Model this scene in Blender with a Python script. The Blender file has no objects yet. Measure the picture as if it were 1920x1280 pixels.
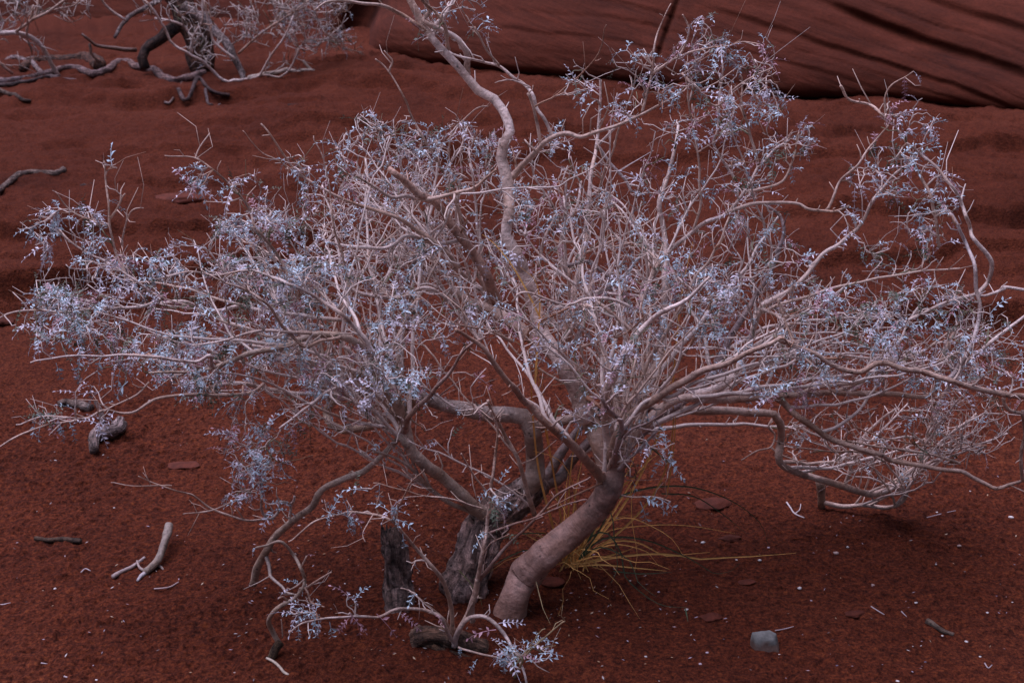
import bpy, math, random
import numpy as np
from mathutils import Vector, Matrix, kdtree

random.seed(7)
rng = np.random.default_rng(7)
scene = bpy.context.scene
col = scene.collection

# ------------------------------------------------------------------ camera, sky, sun, exposure
CAM = np.array([0.0, 0.0, 1.7])
PITCH = math.radians(22.0)
F = 1920 / 36 * 50.0
cd = bpy.data.cameras.new('camera')
cam = bpy.data.objects.new('camera', cd)
col.objects.link(cam)
cam.location = CAM
cam.rotation_euler = (math.radians(90) - PITCH, 0, 0)
cd.lens = 50
cd.sensor_width = 36
cd.clip_end = 400
cd.dof.use_dof = True
cd.dof.focus_distance = 2.95
cd.dof.aperture_fstop = 10.0
scene.camera = cam

SUN_EL, SUN_AZ = 73.0, 292.0
w = bpy.data.worlds.new('World')
scene.world = w
w.use_nodes = True
nt = w.node_tree
bg = nt.nodes['Background']
sky = nt.nodes.new('ShaderNodeTexSky')
sky.sky_type = 'NISHITA'
sky.sun_disc = False
sky.sun_elevation = math.radians(SUN_EL)
sky.sun_rotation = math.radians(SUN_AZ)
sky.air_density = 0.6
sky.dust_density = 0.3
sky.ozone_density = 1.0
nt.links.new(sky.outputs[0], bg.inputs[0])
bg.inputs[1].default_value = 0.05
sd = bpy.data.lights.new('sun', 'SUN')
sd.energy = 5.0
sd.angle = math.radians(68)
sd.color = (0.79, 0.745, 1.0)
so = bpy.data.objects.new('sun', sd)
col.objects.link(so)
so.rotation_euler = (math.radians(90 - SUN_EL), 0, math.radians(180 - SUN_AZ))
scene.view_settings.view_transform = 'Standard'
scene.view_settings.look = 'None'
scene.view_settings.gamma = 1
scene.view_settings.exposure = 0.08
scene.view_settings.use_curve_mapping = False
scene.cycles.max_bounces = 6
scene.cycles.diffuse_bounces = 4

# ------------------------------------------------------------------ helpers
def ray(px, py):
    px = np.asarray(px, float); py = np.asarray(py, float)
    a = (px - 960) / F; b = (640 - py) / F
    return np.stack([a, math.cos(PITCH) + b * math.sin(PITCH), -math.sin(PITCH) + b * math.cos(PITCH)], -1)

def at(px, py, Y):
    """the point of the picture's direction (px, py) that stands Y metres out from the camera's foot"""
    r = ray(px, py)
    return CAM + r * (np.asarray(Y, float) / r[..., 1])[..., None]

def topx(P):
    d = P - CAM
    z = d[..., 1] * math.cos(PITCH) - d[..., 2] * math.sin(PITCH)
    u = d[..., 1] * math.sin(PITCH) + d[..., 2] * math.cos(PITCH)
    return 960 + F * d[..., 0] / z, 640 - F * u / z, z

def hash3(ix, iy, iz, seed):
    h = (ix.astype(np.int64) * 374761393 + iy.astype(np.int64) * 668265263 + iz.astype(np.int64) * 2147483647 + seed * 974711) & 0xffffffff
    h = ((h ^ (h >> 13)) * 1274126177) & 0xffffffff
    h = ((h ^ (h >> 16)) * 2246822519) & 0xffffffff
    return ((h ^ (h >> 15)) & 0xffffff) / float(0xffffff)

def noise2(x, y, seed=0):
    ix = np.floor(x); iy = np.floor(y)
    fx = x - ix; fy = y - iy
    fx = fx * fx * fx * (fx * (fx * 6 - 15) + 10); fy = fy * fy * fy * (fy * (fy * 6 - 15) + 10)
    z = np.zeros_like(ix)
    a = hash3(ix, iy, z, seed); b = hash3(ix + 1, iy, z, seed)
    c = hash3(ix, iy + 1, z, seed); d = hash3(ix + 1, iy + 1, z, seed)
    return (a * (1 - fx) + b * fx) * (1 - fy) + (c * (1 - fx) + d * fx) * fy - 0.5

def noise3(x, y, z, seed=0):
    iz = np.floor(z); fz = z - iz; fz = fz * fz * (3 - 2 * fz)
    ix = np.floor(x); iy = np.floor(y)
    fx = x - ix; fy = y - iy
    fx = fx * fx * (3 - 2 * fx); fy = fy * fy * (3 - 2 * fy)
    o = 0
    for k, wz in ((0, 1 - fz), (1, fz)):
        a = hash3(ix, iy, iz + k, seed); b = hash3(ix + 1, iy, iz + k, seed)
        c = hash3(ix, iy + 1, iz + k, seed); d = hash3(ix + 1, iy + 1, iz + k, seed)
        o = o + wz * ((a * (1 - fx) + b * fx) * (1 - fy) + (c * (1 - fx) + d * fx) * fy)
    return o - 0.5

def fbm2(x, y, seed=0, octs=4, gain=0.5):
    o = 0; a = 1.0
    for k in range(octs):
        o = o + a * noise2(x * 2.03 ** k + 13.7 * k, y * 2.03 ** k - 7.1 * k, seed + k)
        a *= gain
    return o

def sstep(a, b, x):
    t = np.clip((x - a) / (b - a), 0, 1)
    return t * t * (3 - 2 * t)

def mesh_from(name, V, Q=None, T=None, uv=None, colr=None, smooth=True):
    me = bpy.data.meshes.new(name)
    V = np.asarray(V, np.float32)
    Q = np.zeros((0, 4), np.int32) if Q is None or len(Q) == 0 else np.asarray(Q, np.int32)
    T = np.zeros((0, 3), np.int32) if T is None or len(T) == 0 else np.asarray(T, np.int32)
    me.vertices.add(len(V)); me.vertices.foreach_set('co', V.ravel())
    li = np.concatenate([Q.ravel(), T.ravel()])
    me.loops.add(len(li)); me.loops.foreach_set('vertex_index', li)
    ls = np.concatenate([np.arange(len(Q)) * 4, len(Q) * 4 + np.arange(len(T)) * 3])
    me.polygons.add(len(ls)); me.polygons.foreach_set('loop_start', ls.astype(np.int32))
    if smooth:
        me.polygons.foreach_set('use_smooth', np.ones(len(ls), bool))
    if uv is not None:
        u = me.uv_layers.new(name='UVMap')
        u.data.foreach_set('uv', np.asarray(uv, np.float32)[li].ravel())
    if colr is not None:
        c = me.color_attributes.new('Col', 'FLOAT_COLOR', 'POINT')
        cc = np.ones((len(V), 4), np.float32); cc[:, :3] = colr
        c.data.foreach_set('color', cc.ravel())
    me.update(calc_edges=True)
    return me

def link(name, me, mat, parent=None, loc=None):
    o = bpy.data.objects.new(name, me)
    if mat is not None and len(me.materials) == 0:
        me.materials.append(mat)
    if loc is not None: o.location = loc
    if parent is not None: o.parent = parent
    col.objects.link(o)
    return o

def tag(o, label=None, cat=None, group=None, kind=None):
    if label: o['label'] = label
    if cat: o['category'] = cat
    if group: o['group'] = group
    if kind: o['kind'] = kind
    return o

def thing(name, label, cat, loc, group=None):
    o = bpy.data.objects.new(name, None)
    o.empty_display_size = 0.05
    o.location = loc
    col.objects.link(o)
    return tag(o, label, cat, group)

def catmull(P, step):
    """smooth curve through rows of P (xyz + radius), sampled about every `step`"""
    P = np.asarray(P, float)
    if len(P) < 2: return P
    E = np.vstack([2 * P[0] - P[1], P, 2 * P[-1] - P[-2]])
    out = []
    for i in range(len(P) - 1):
        p0, p1, p2, p3 = E[i:i + 4]
        n = max(1, int(np.linalg.norm((p2 - p1)[:3]) / step))
        t = (np.arange(n) / n)[:, None]
        out.append(0.5 * ((2 * p1) + (-p0 + p2) * t + (2 * p0 - 5 * p1 + 4 * p2 - p3) * t ** 2 + (-p0 + 3 * p1 - 3 * p2 + p3) * t ** 3))
    out.append(P[-1:])
    return np.vstack(out)

def tube(C, sides, colr, lump=0.0, seed=0, closed_end=True, flat=1.0):
    """C: rows xyz r. Returns V, Q, T, uv, colours."""
    P = C[:, :3]; R = np.maximum(C[:, 3], 1e-4)
    n = len(P)
    T = np.gradient(P, axis=0)
    T /= np.linalg.norm(T, axis=1)[:, None] + 1e-9
    u = np.cross(T[0], [0.3, 0.2, 0.9]); u /= np.linalg.norm(u)
    U = np.empty_like(P)
    for i in range(n):
        u = u - T[i] * (u @ T[i]); u /= np.linalg.norm(u) + 1e-9
        U[i] = u
    W = np.cross(T, U)
    a = np.linspace(0, 2 * math.pi, sides, endpoint=False)
    ca, sa = np.cos(a), np.sin(a)
    L = np.concatenate([[0], np.cumsum(np.linalg.norm(np.diff(P, axis=0), axis=1))])
    rr = R[:, None] * np.ones(sides)[None]
    if lump > 0:
        x = L[:, None] / (R[0] * 2.2) + seed * 3.1
        rr = rr * (1 + lump * 2 * noise3(x + 0 * ca, ca * 1.2 + 5, sa * 1.2 + 9, seed) + lump * 1.2 * noise3(x * 2.7 + 0 * ca, ca * 2.4 + 5, sa * 2.4 + 9, seed + 5))
    if lump > 0.17:
        # furrowed bark: ridges that run along the wood
        x = L[:, None] * 14 + 0 * ca
        rd = 1 - np.abs(noise3(x, ca * 3.4 + 7, sa * 3.4 + 3, seed + 9)) * 5
        rd2 = 1 - np.abs(noise3(x * 3, ca * 7 + 7, sa * 7 + 3, seed + 19)) * 5
        rr = rr * (1 + 0.13 * np.clip(rd, -1, 1) + 0.05 * np.clip(rd2, -1, 1))
    V = P[:, None, :] + rr[..., None] * (ca[None, :, None] * U[:, None, :] + sa[None, :, None] * W[:, None, :])
    V = V.reshape(-1, 3)
    i = np.arange(n - 1)[:, None] * sides; j = np.arange(sides)[None]; j2 = (j + 1) % sides
    Q = np.stack([i + j, i + j2, i + sides + j2, i + sides + j], -1).reshape(-1, 4)
    uv = np.stack([np.broadcast_to(a / (2 * math.pi), (n, sides)), np.broadcast_to(L[:, None], (n, sides))], -1).reshape(-1, 2)
    V = np.vstack([V, P[0] - T[0] * R[0] * 0.3, P[-1] + T[-1] * R[-1] * 0.25])
    uv = np.vstack([uv, [[0.5, 0]], [[0.5, L[-1]]]])
    k = n * sides
    jj = np.arange(sides); jn = (jj + 1) % sides
    Tt = np.vstack([np.stack([jn, jj, np.full(sides, k)], -1), np.stack([(n - 1) * sides + jj, (n - 1) * sides + jn, np.full(sides, k + 1)], -1)])
    return V, Q, Tt, uv, np.broadcast_to(np.asarray(colr, float), (len(V), 3))

def join(parts):
    Vs, Qs, Ts, us, cs = [], [], [], [], []
    o = 0
    for V, Q, T, u, c in parts:
        Vs.append(V); Qs.append(Q + o); Ts.append(T + o); us.append(u); cs.append(c); o += len(V)
    return np.vstack(Vs), np.vstack(Qs), np.vstack(Ts), np.vstack(us), np.vstack(cs)

# ------------------------------------------------------------------ materials
def new_mat(name):
    m = bpy.data.materials.new(name); m.use_nodes = True
    t = m.node_tree
    return m, t, t.nodes['Principled BSDF'], t.nodes, t.links

def nd(N, kind, **kw):
    n = N.new(kind)
    for k, v in kw.items():
        if isinstance(k, str) and hasattr(n, k): setattr(n, k, v)
    return n

def ramp(N, stops):
    r = N.new('ShaderNodeValToRGB')
    e = r.color_ramp.elements
    while len(e) < len(stops): e.new(0.5)
    for k, (p, c) in enumerate(stops):
        e[k].position = p; e[k].color = (*c, 1) if len(c) == 3 else c
    return r

def noise_node(N, L, vec, scale, detail=4, rough=0.55, dist=0.0):
    n = N.new('ShaderNodeTexNoise')
    n.inputs['Scale'].default_value = scale; n.inputs['Detail'].default_value = detail
    n.inputs['Roughness'].default_value = rough; n.inputs['Distortion'].default_value = dist
    if vec is not None: L.new(vec, n.inputs['Vector'])
    return n

def mix(N, L, fac, a, b, mode='MIX'):
    m = N.new('ShaderNodeMix'); m.data_type = 'RGBA'; m.blend_type = mode
    for sock, v in ((m.inputs[0], fac), (m.inputs[6], a), (m.inputs[7], b)):
        if hasattr(v, 'links') or hasattr(v, 'is_output'): L.new(v, sock)
        elif isinstance(v, (tuple, list)): sock.default_value = (*v, 1)
        else: sock.default_value = v
    return m.outputs[2]

def bump(N, L, height, dist, strength=1.0, normal=None):
    b = N.new('ShaderNodeBump'); b.inputs['Distance'].default_value = dist; b.inputs['Strength'].default_value = strength
    L.new(height, b.inputs['Height'])
    if normal is not None: L.new(normal, b.inputs['Normal'])
    return b.outputs[0]

def mat_sand():
    m, t, B, N, L = new_mat('red_sand')
    tc = N.new('ShaderNodeTexCoord').outputs['Object']
    big = noise_node(N, L, tc, 1.6, 5, 0.6)
    mid = noise_node(N, L, tc, 38, 6, 0.72)
    fine = noise_node(N, L, tc, 115, 5, 0.8)
    vo = N.new('ShaderNodeTexVoronoi'); vo.inputs['Scale'].default_value = 120; vo.inputs['Randomness'].default_value = 1.0
    L.new(tc, vo.inputs['Vector'])
    c1 = ramp(N, [(0.30, (0.075, 0.0162, 0.0072)), (0.5, (0.104, 0.0226, 0.0100)), (0.72, (0.127, 0.0310, 0.0150))])
    L.new(big.outputs[0], c1.inputs[0])
    c2 = ramp(N, [(0.38, (0.68, 0.64, 0.64)), (0.50, (1.05, 1.05, 1.05)), (0.62, (1.3, 1.28, 1.26))])
    L.new(mid.outputs[0], c2.inputs[0])
    c3 = ramp(N, [(0.38, (0.36, 0.33, 0.34)), (0.50, (1.15, 1.15, 1.15)), (0.58, (1.7, 1.8, 1.5)), (0.66, (2.4, 2.8, 1.9))])
    L.new(fine.outputs[0], c3.inputs[0])
    # crumbly crust near the shrub, wind-smoothed sand further out
    sx = N.new('ShaderNodeSeparateXYZ'); L.new(tc, sx.inputs[0])
    wob = N.new('ShaderNodeMath'); wob.operation = 'MULTIPLY_ADD'; wob.inputs[1].default_value = 2.4; L.new(big.outputs[0], wob.inputs[0]); L.new(sx.outputs['Y'], wob.inputs[2])
    mr = N.new('ShaderNodeMapRange'); mr.inputs['From Min'].default_value = 4.9; mr.inputs['From Max'].default_value = 6.2
    mr.inputs['To Min'].default_value = 0.9; mr.inputs['To Max'].default_value = 0.45; L.new(wob.outputs[0], mr.inputs['Value'])
    a = mix(N, L, mr.outputs[0], c1.outputs[0], c2.outputs[0], 'MULTIPLY')
    b = mix(N, L, mr.outputs[0], a, c3.outputs[0], 'MULTIPLY')
    L.new(b, B.inputs['Base Color'])
    B.inputs['Roughness'].default_value = 0.95
    B.inputs['Specular IOR Level'].default_value = 0.15
    n1 = bump(N, L, mid.outputs[0], 0.012, 1.0)
    n2 = bump(N, L, fine.outputs[0], 0.009, 1.0, n1)
    n3 = bump(N, L, vo.outputs['Distance'], 0.004, 0.8, n2)
    L.new(n3, B.inputs['Normal'])
    return m

def mat_rock():
    m, t, B, N, L = new_mat('red_sandstone')
    tc = N.new('ShaderNodeTexCoord').outputs['Object']
    mp = N.new('ShaderNodeMapping'); mp.inputs['Rotation'].default_value = (0, math.radians(-17), 0)
    mp.inputs['Scale'].default_value = (0.25, 1, 3.2)
    # strata dip to the right: rotate, then stretch along the bedding
    mr = N.new('ShaderNodeMapping'); mr.inputs['Rotation'].default_value = (0, math.radians(-17), 0)
    L.new(tc, mr.inputs['Vector'])
    ms = N.new('ShaderNodeMapping'); ms.inputs['Scale'].default_value = (0.3, 1.0, 4.5)
    L.new(mr.outputs[0], ms.inputs['Vector'])
    band = noise_node(N, L, ms.outputs[0], 2.6, 7, 0.62, 0.6)
    blot = noise_node(N, L, tc, 1.3, 5, 0.6)
    fine = noise_node(N, L, tc, 60, 5, 0.7)
    band.inputs['Roughness'].default_value = 0.72
    c1 = ramp(N, [(0.30, (0.050, 0.0105, 0.0045)), (0.45, (0.080, 0.0175, 0.0072)), (0.58, (0.104, 0.023, 0.0102)), (0.74, (0.135, 0.034, 0.019))])
    L.new(band.outputs[0], c1.inputs[0])
    c2 = ramp(N, [(0.3, (0.55, 0.5, 0.5)), (0.55, (1, 1, 1)), (0.75, (1.25, 1.2, 1.2))])
    L.new(blot.outputs[0], c2.inputs[0])
    c3 = ramp(N, [(0.35, (0.8, 0.78, 0.78)), (0.65, (1.15, 1.13, 1.1))])
    L.new(fine.outputs[0], c3.inputs[0])
    a = mix(N, L, 0.9, c1.outputs[0], c2.outputs[0], 'MULTIPLY')
    b = mix(N, L, 0.9, a, c3.outputs[0], 'MULTIPLY')
    L.new(b, B.inputs['Base Color'])
    B.inputs['Roughness'].default_value = 0.92
    B.inputs['Specular IOR Level'].default_value = 0.2
    n1 = bump(N, L, band.outputs[0], 0.03, 0.5)
    n2 = bump(N, L, fine.outputs[0], 0.004, 0.6, n1)
    L.new(n2, B.inputs['Normal'])
    return m

def mat_bark(name, rings=0.5, spot=0.6, bumpd=0.002, mott=0.6, fur=False):
    m, t, B, N, L = new_mat(name)
    uv = N.new('ShaderNodeUVMap').outputs[0]
    tc = N.new('ShaderNodeTexCoord').outputs['Object']
    at_ = N.new('ShaderNodeAttribute'); at_.attribute_name = 'Col'
    mp = N.new('ShaderNodeMapping'); mp.inputs['Scale'].default_value = (3.0, 160, 1)
    L.new(uv, mp.inputs['Vector'])
    rg = noise_node(N, L, mp.outputs[0], 1.0, 3, 0.6)
    mo = noise_node(N, L, tc, 55, 5, 0.65)
    big = noise_node(N, L, tc, 9, 3, 0.5)
    vo = N.new('ShaderNodeTexVoronoi'); vo.inputs['Scale'].default_value = 70
    L.new(tc, vo.inputs['Vector'])
    sp = ramp(N, [(0.12, (1 - spot * 1.3,) * 3), (0.26, (1, 1, 1))])
    L.new(vo.outputs['Distance'], sp.inputs[0])
    # only some cells carry a dark lenticel
    cr = ramp(N, [(0.20, (0, 0, 0)), (0.24, (1, 1, 1))])
    L.new(vo.outputs['Color'], cr.inputs[0])
    c_m = ramp(N, [(0.3, (1 - mott * 0.6,) * 3), (0.52, (1, 1, 1)), (0.75, (1 + mott * 0.35,) * 3)])
    L.new(mo.outputs[0], c_m.inputs[0])
    c_b = ramp(N, [(0.35, (0.80, 0.68, 0.60)), (0.6, (1.08, 1.08, 1.10))])
    L.new(big.outputs[0], c_b.inputs[0])
    c_r = ramp(N, [(0.35, (1 - rings * 0.5,) * 3), (0.5, (1, 1, 1))])
    L.new(rg.outputs[0], c_r.inputs[0])
    a = mix(N, L, 1.0, at_.outputs['Color'], c_m.outputs[0], 'MULTIPLY')
    a = mix(N, L, 1.0, a, c_b.outputs[0], 'MULTIPLY')
    a = mix(N, L, 1.0, a, c_r.outputs[0], 'MULTIPLY')
    spm = mix(N, L, cr.outputs[0], sp.outputs[0], (1.0, 1.0, 1.0))
    a = mix(N, L, 1.0, a, spm, 'MULTIPLY')
    sc = noise_node(N, L, tc, 13, 6, 0.75, 0.5)
    scr = ramp(N, [(0.52, (1, 1, 1)), (0.60, (0.62, 0.55, 0.52)), (0.68, (0.45, 0.38, 0.36))])
    L.new(sc.outputs[0], scr.inputs[0])
    a = mix(N, L, 0.8, a, scr.outputs[0], 'MULTIPLY')
    if fur:
        mf = N.new('ShaderNodeMapping'); mf.inputs['Scale'].default_value = (16, 22, 1); L.new(uv, mf.inputs['Vector'])
        fn = noise_node(N, L, mf.outputs[0], 1.0, 5, 0.7, 0.8)
        cf = ramp(N, [(0.38, (0.25, 0.20, 0.18)), (0.52, (1, 1, 1)), (0.66, (2.1, 2.0, 2.0))])
        L.new(fn.outputs[0], cf.inputs[0])
        a = mix(N, L, 0.9, a, cf.outputs[0], 'MULTIPLY')
    L.new(a, B.inputs['Base Color'])
    B.inputs['Roughness'].default_value = 0.55 if not fur else 0.85
    B.inputs['Specular IOR Level'].default_value = 0.5
    n1 = bump(N, L, mo.outputs[0], bumpd * 3, 0.9)
    n2 = bump(N, L, rg.outputs[0], bumpd, 0.5, n1)
    if fur: n2 = bump(N, L, fn.outputs[0], 0.014, 1.0, n2)
    L.new(n2, B.inputs['Normal'])
    return m

def mat_simple(name, rough=0.8, spec=0.3, nscale=80, namp=0.35, bumpd=0.001):
    m, t, B, N, L = new_mat(name)
    at_ = N.new('ShaderNodeAttribute'); at_.attribute_name = 'Col'
    tc = N.new('ShaderNodeTexCoord').outputs['Object']
    n = noise_node(N, L, tc, nscale, 4, 0.6)
    c = ramp(N, [(0.3, (1 - namp,) * 3), (0.7, (1 + namp,) * 3)])
    L.new(n.outputs[0], c.inputs[0])
    L.new(mix(N, L, 1.0, at_.outputs['Color'], c.outputs[0], 'MULTIPLY'), B.inputs['Base Color'])
    B.inputs['Roughness'].default_value = rough
    B.inputs['Specular IOR Level'].default_value = spec
    L.new(bump(N, L, n.outputs[0], bumpd, 0.6), B.inputs['Normal'])
    return m

M_SAND = mat_sand(); M_ROCK = mat_rock()
M_BARK = mat_bark('pale_bark')
M_OLD = mat_bark('weathered_bark', rings=0.2, spot=0.5, bumpd=0.010, mott=1.5, fur=True)
M_TWIG = mat_simple('twig_bark', 0.5, 0.5, 160, 0.25, 0.0005)
M_LEAF = mat_simple('silvery_leaf', 0.4, 0.6, 300, 0.12, 0.0002)
M_GRASS = mat_simple('dry_grass', 0.6, 0.35, 60, 0.25, 0.0003)
M_STONE = mat_simple('stone', 0.85, 0.25, 55, 0.35, 0.004)

# ------------------------------------------------------------------ ground
def ledge(x, y, y0, amp, width, seed, freq=1.1):
    f = y0 + 0.35 * noise2(x * freq, x * 0 + seed, seed) + 0.10 * noise2(x * freq * 3.3, x * 0, seed + 3) + 0.03 * noise2(x * 14, y * 3, seed + 4)
    return amp * sstep(f, f + width, y)

def ground_h(x, y):
    x = np.asarray(x, float); y = np.asarray(y, float)
    h = 0.012 * fbm2(x * 1.4, y * 1.4, 11, 3) + 0.006 * fbm2(x * 6, y * 6, 17, 3)
    far = sstep(3.9, 4.9, y)
    h = h + far * (0.06 * fbm2(x * 0.9, y * 1.5, 23, 4) + 0.024 * fbm2(x * 2.9 + y, y * 4.0 - x * 0.7, 29, 5, 0.62) + 0.02 * sstep(0.12, 0.2, noise2(x * 1.7 + 4, y * 5, 33)) + 0.020 * fbm2(x * 8, y * 11, 35, 4, 0.65) - 0.03 * sstep(0.26, 0.38, noise2(x * 2.9 + 7, y * 6.5, 39)))
    left = sstep(-0.2, -1.0, x); right = sstep(0.6, 1.4, x)
    h = h + left * (ledge(x, y, 4.30, 0.05, 0.03, 41) - ledge(x, y, 4.4, 0.03, 0.2, 41) + ledge(x, y, 4.66, 0.075, 0.03, 43) - ledge(x, y, 4.8, 0.05, 0.25, 44) + ledge(x, y, 5.05, 0.06, 0.03, 45) - ledge(x, y, 5.2, 0.03, 0.25, 45))
    h = h + right * (ledge(x, y, 4.30, 0.085, 0.03, 51) - ledge(x, y, 4.42, 0.06, 0.3, 52) + ledge(x, y, 4.75, 0.05, 0.03, 53) - ledge(x, y, 4.9, 0.03, 0.25, 53) + ledge(x, y, 5.5, 0.07, 0.05, 54) - ledge(x, y, 5.7, 0.04, 0.3, 55) + ledge(x, y, 6.2, 0.05, 0.04, 56))
    h = h + ledge(x, y, 6.5, 0.07, 0.06, 61) * sstep(-1.6, -0.6, x) * sstep(1.6, 0.9, x)
    h = h + ledge(x, y, 7.4, 0.05, 0.1, 62)
    # scour round the shrub foot
    d = np.sqrt((x + 0.05) ** 2 + ((y - 2.72) * 1.2) ** 2)
    h = h - 0.018 * np.exp(-(d / 0.28) ** 2)
    for fx_, fy_, am, rr_ in ((-0.01, 2.61, 0.022, 0.075), (-0.09, 2.76, 0.022, 0.10), (-0.225, 2.66, 0.018, 0.075), (-0.12, 2.53, 0.014, 0.07), (0.11, 2.82, 0.02, 0.07)):
        h = h + am * np.exp(-((x - fx_) ** 2 + (y - fy_) ** 2) / rr_ ** 2) * (1 + 0.5 * noise2(x * 20, y * 20, 37))
    return h

def atg(px, py, it=6):
    px = np.atleast_1d(np.asarray(px, float)); py = np.atleast_1d(np.asarray(py, float))
    r = ray(px, py); z = np.zeros(len(px))
    for _ in range(it):
        t = (z - CAM[2]) / r[:, 2]
        P = CAM + r * t[:, None]
        z = 0.5 * z + 0.5 * ground_h(P[:, 0], P[:, 1])
    P[:, 2] = ground_h(P[:, 0], P[:, 1])
    return P

def build_ground():
    # angle round the camera's foot: fine where the photograph looks, coarse elsewhere
    a_f = np.linspace(-24, 24, 900)
    a_c1 = np.linspace(-180, -24, 90)[:-1]; a_c2 = np.linspace(24, 180, 90)[1:]
    ang = np.radians(np.concatenate([a_c1, a_f, a_c2]))
    r1 = np.linspace(0.4, 2.1, 60)[:-1]
    r2 = np.linspace(2.1, 3.9, 520)[:-1]
    r3 = 3.9 * (9.6 / 3.9) ** np.linspace(0, 1, 300)[:-1]
    r4 = 9.6 * (220 / 9.6) ** np.linspace(0, 1, 60)
    rad = np.concatenate([r1, r2, r3, r4])
    A, R = np.meshgrid(ang, rad)
    X = R * np.sin(A); Y = R * np.cos(A)
    Z = ground_h(X, Y)
    # crumbly crust: lumps of grains with pits between them
    fade = 0.35 * sstep(9.0, 7.0, R) + 0.65 * sstep(6.0, 4.6, R)
    patch = 0.55 + 0.9 * np.clip(fbm2(X * 1.7 + 3, Y * 1.7, 71, 3) + 0.45, 0, 1)
    smoothz = np.exp(-(((X - 0.18) / 0.30) ** 2 + ((Y - 2.50) / 0.16) ** 2))
    patch = patch * (1 - 0.7 * smoothz)
    n1 = fbm2(X * 42, Y * 42, 73, 2, 0.6)
    n2 = noise2(X * 90, Y * 90, 79)
    lump = 0.0055 * n1 + 0.006 * n2
    pits = -0.006 * sstep(0.20, 0.42, noise2(X * 22 + 9, Y * 22, 83))
    Z = Z + fade * patch * (lump + pits)
    V = np.stack([X, Y, Z], -1).reshape(-1, 3)
    nr, na = X.shape
    i = np.arange(nr - 1)[:, None] * na; j = np.arange(na - 1)[None]
    Q = np.stack([i + j, i + na + j, i + na + j + 1, i + j + 1], -1).reshape(-1, 4)[:, ::-1]
    # close the middle below the camera
    V = np.vstack([V, [0, 0, ground_h(0.0, 0.0)]])
    k = len(V) - 1; jj = np.arange(na - 1)
    T = np.stack([np.full(na - 1, k), jj + 1, jj], -1)
    me = mesh_from('ground', V, Q, T)
    o = link('ground', me, M_SAND)
    o['kind'] = 'structure'
build_ground()

# ------------------------------------------------------------------ sandstone outcrop
def recess(q, c, wu, wd, amp):
    """a ledge: sharp upper lip at q=c, undercut fading downwards"""
    return amp * sstep(c - wu, c + wu, q) * np.exp(-np.clip(q - c, 0, None) / wd)

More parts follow.
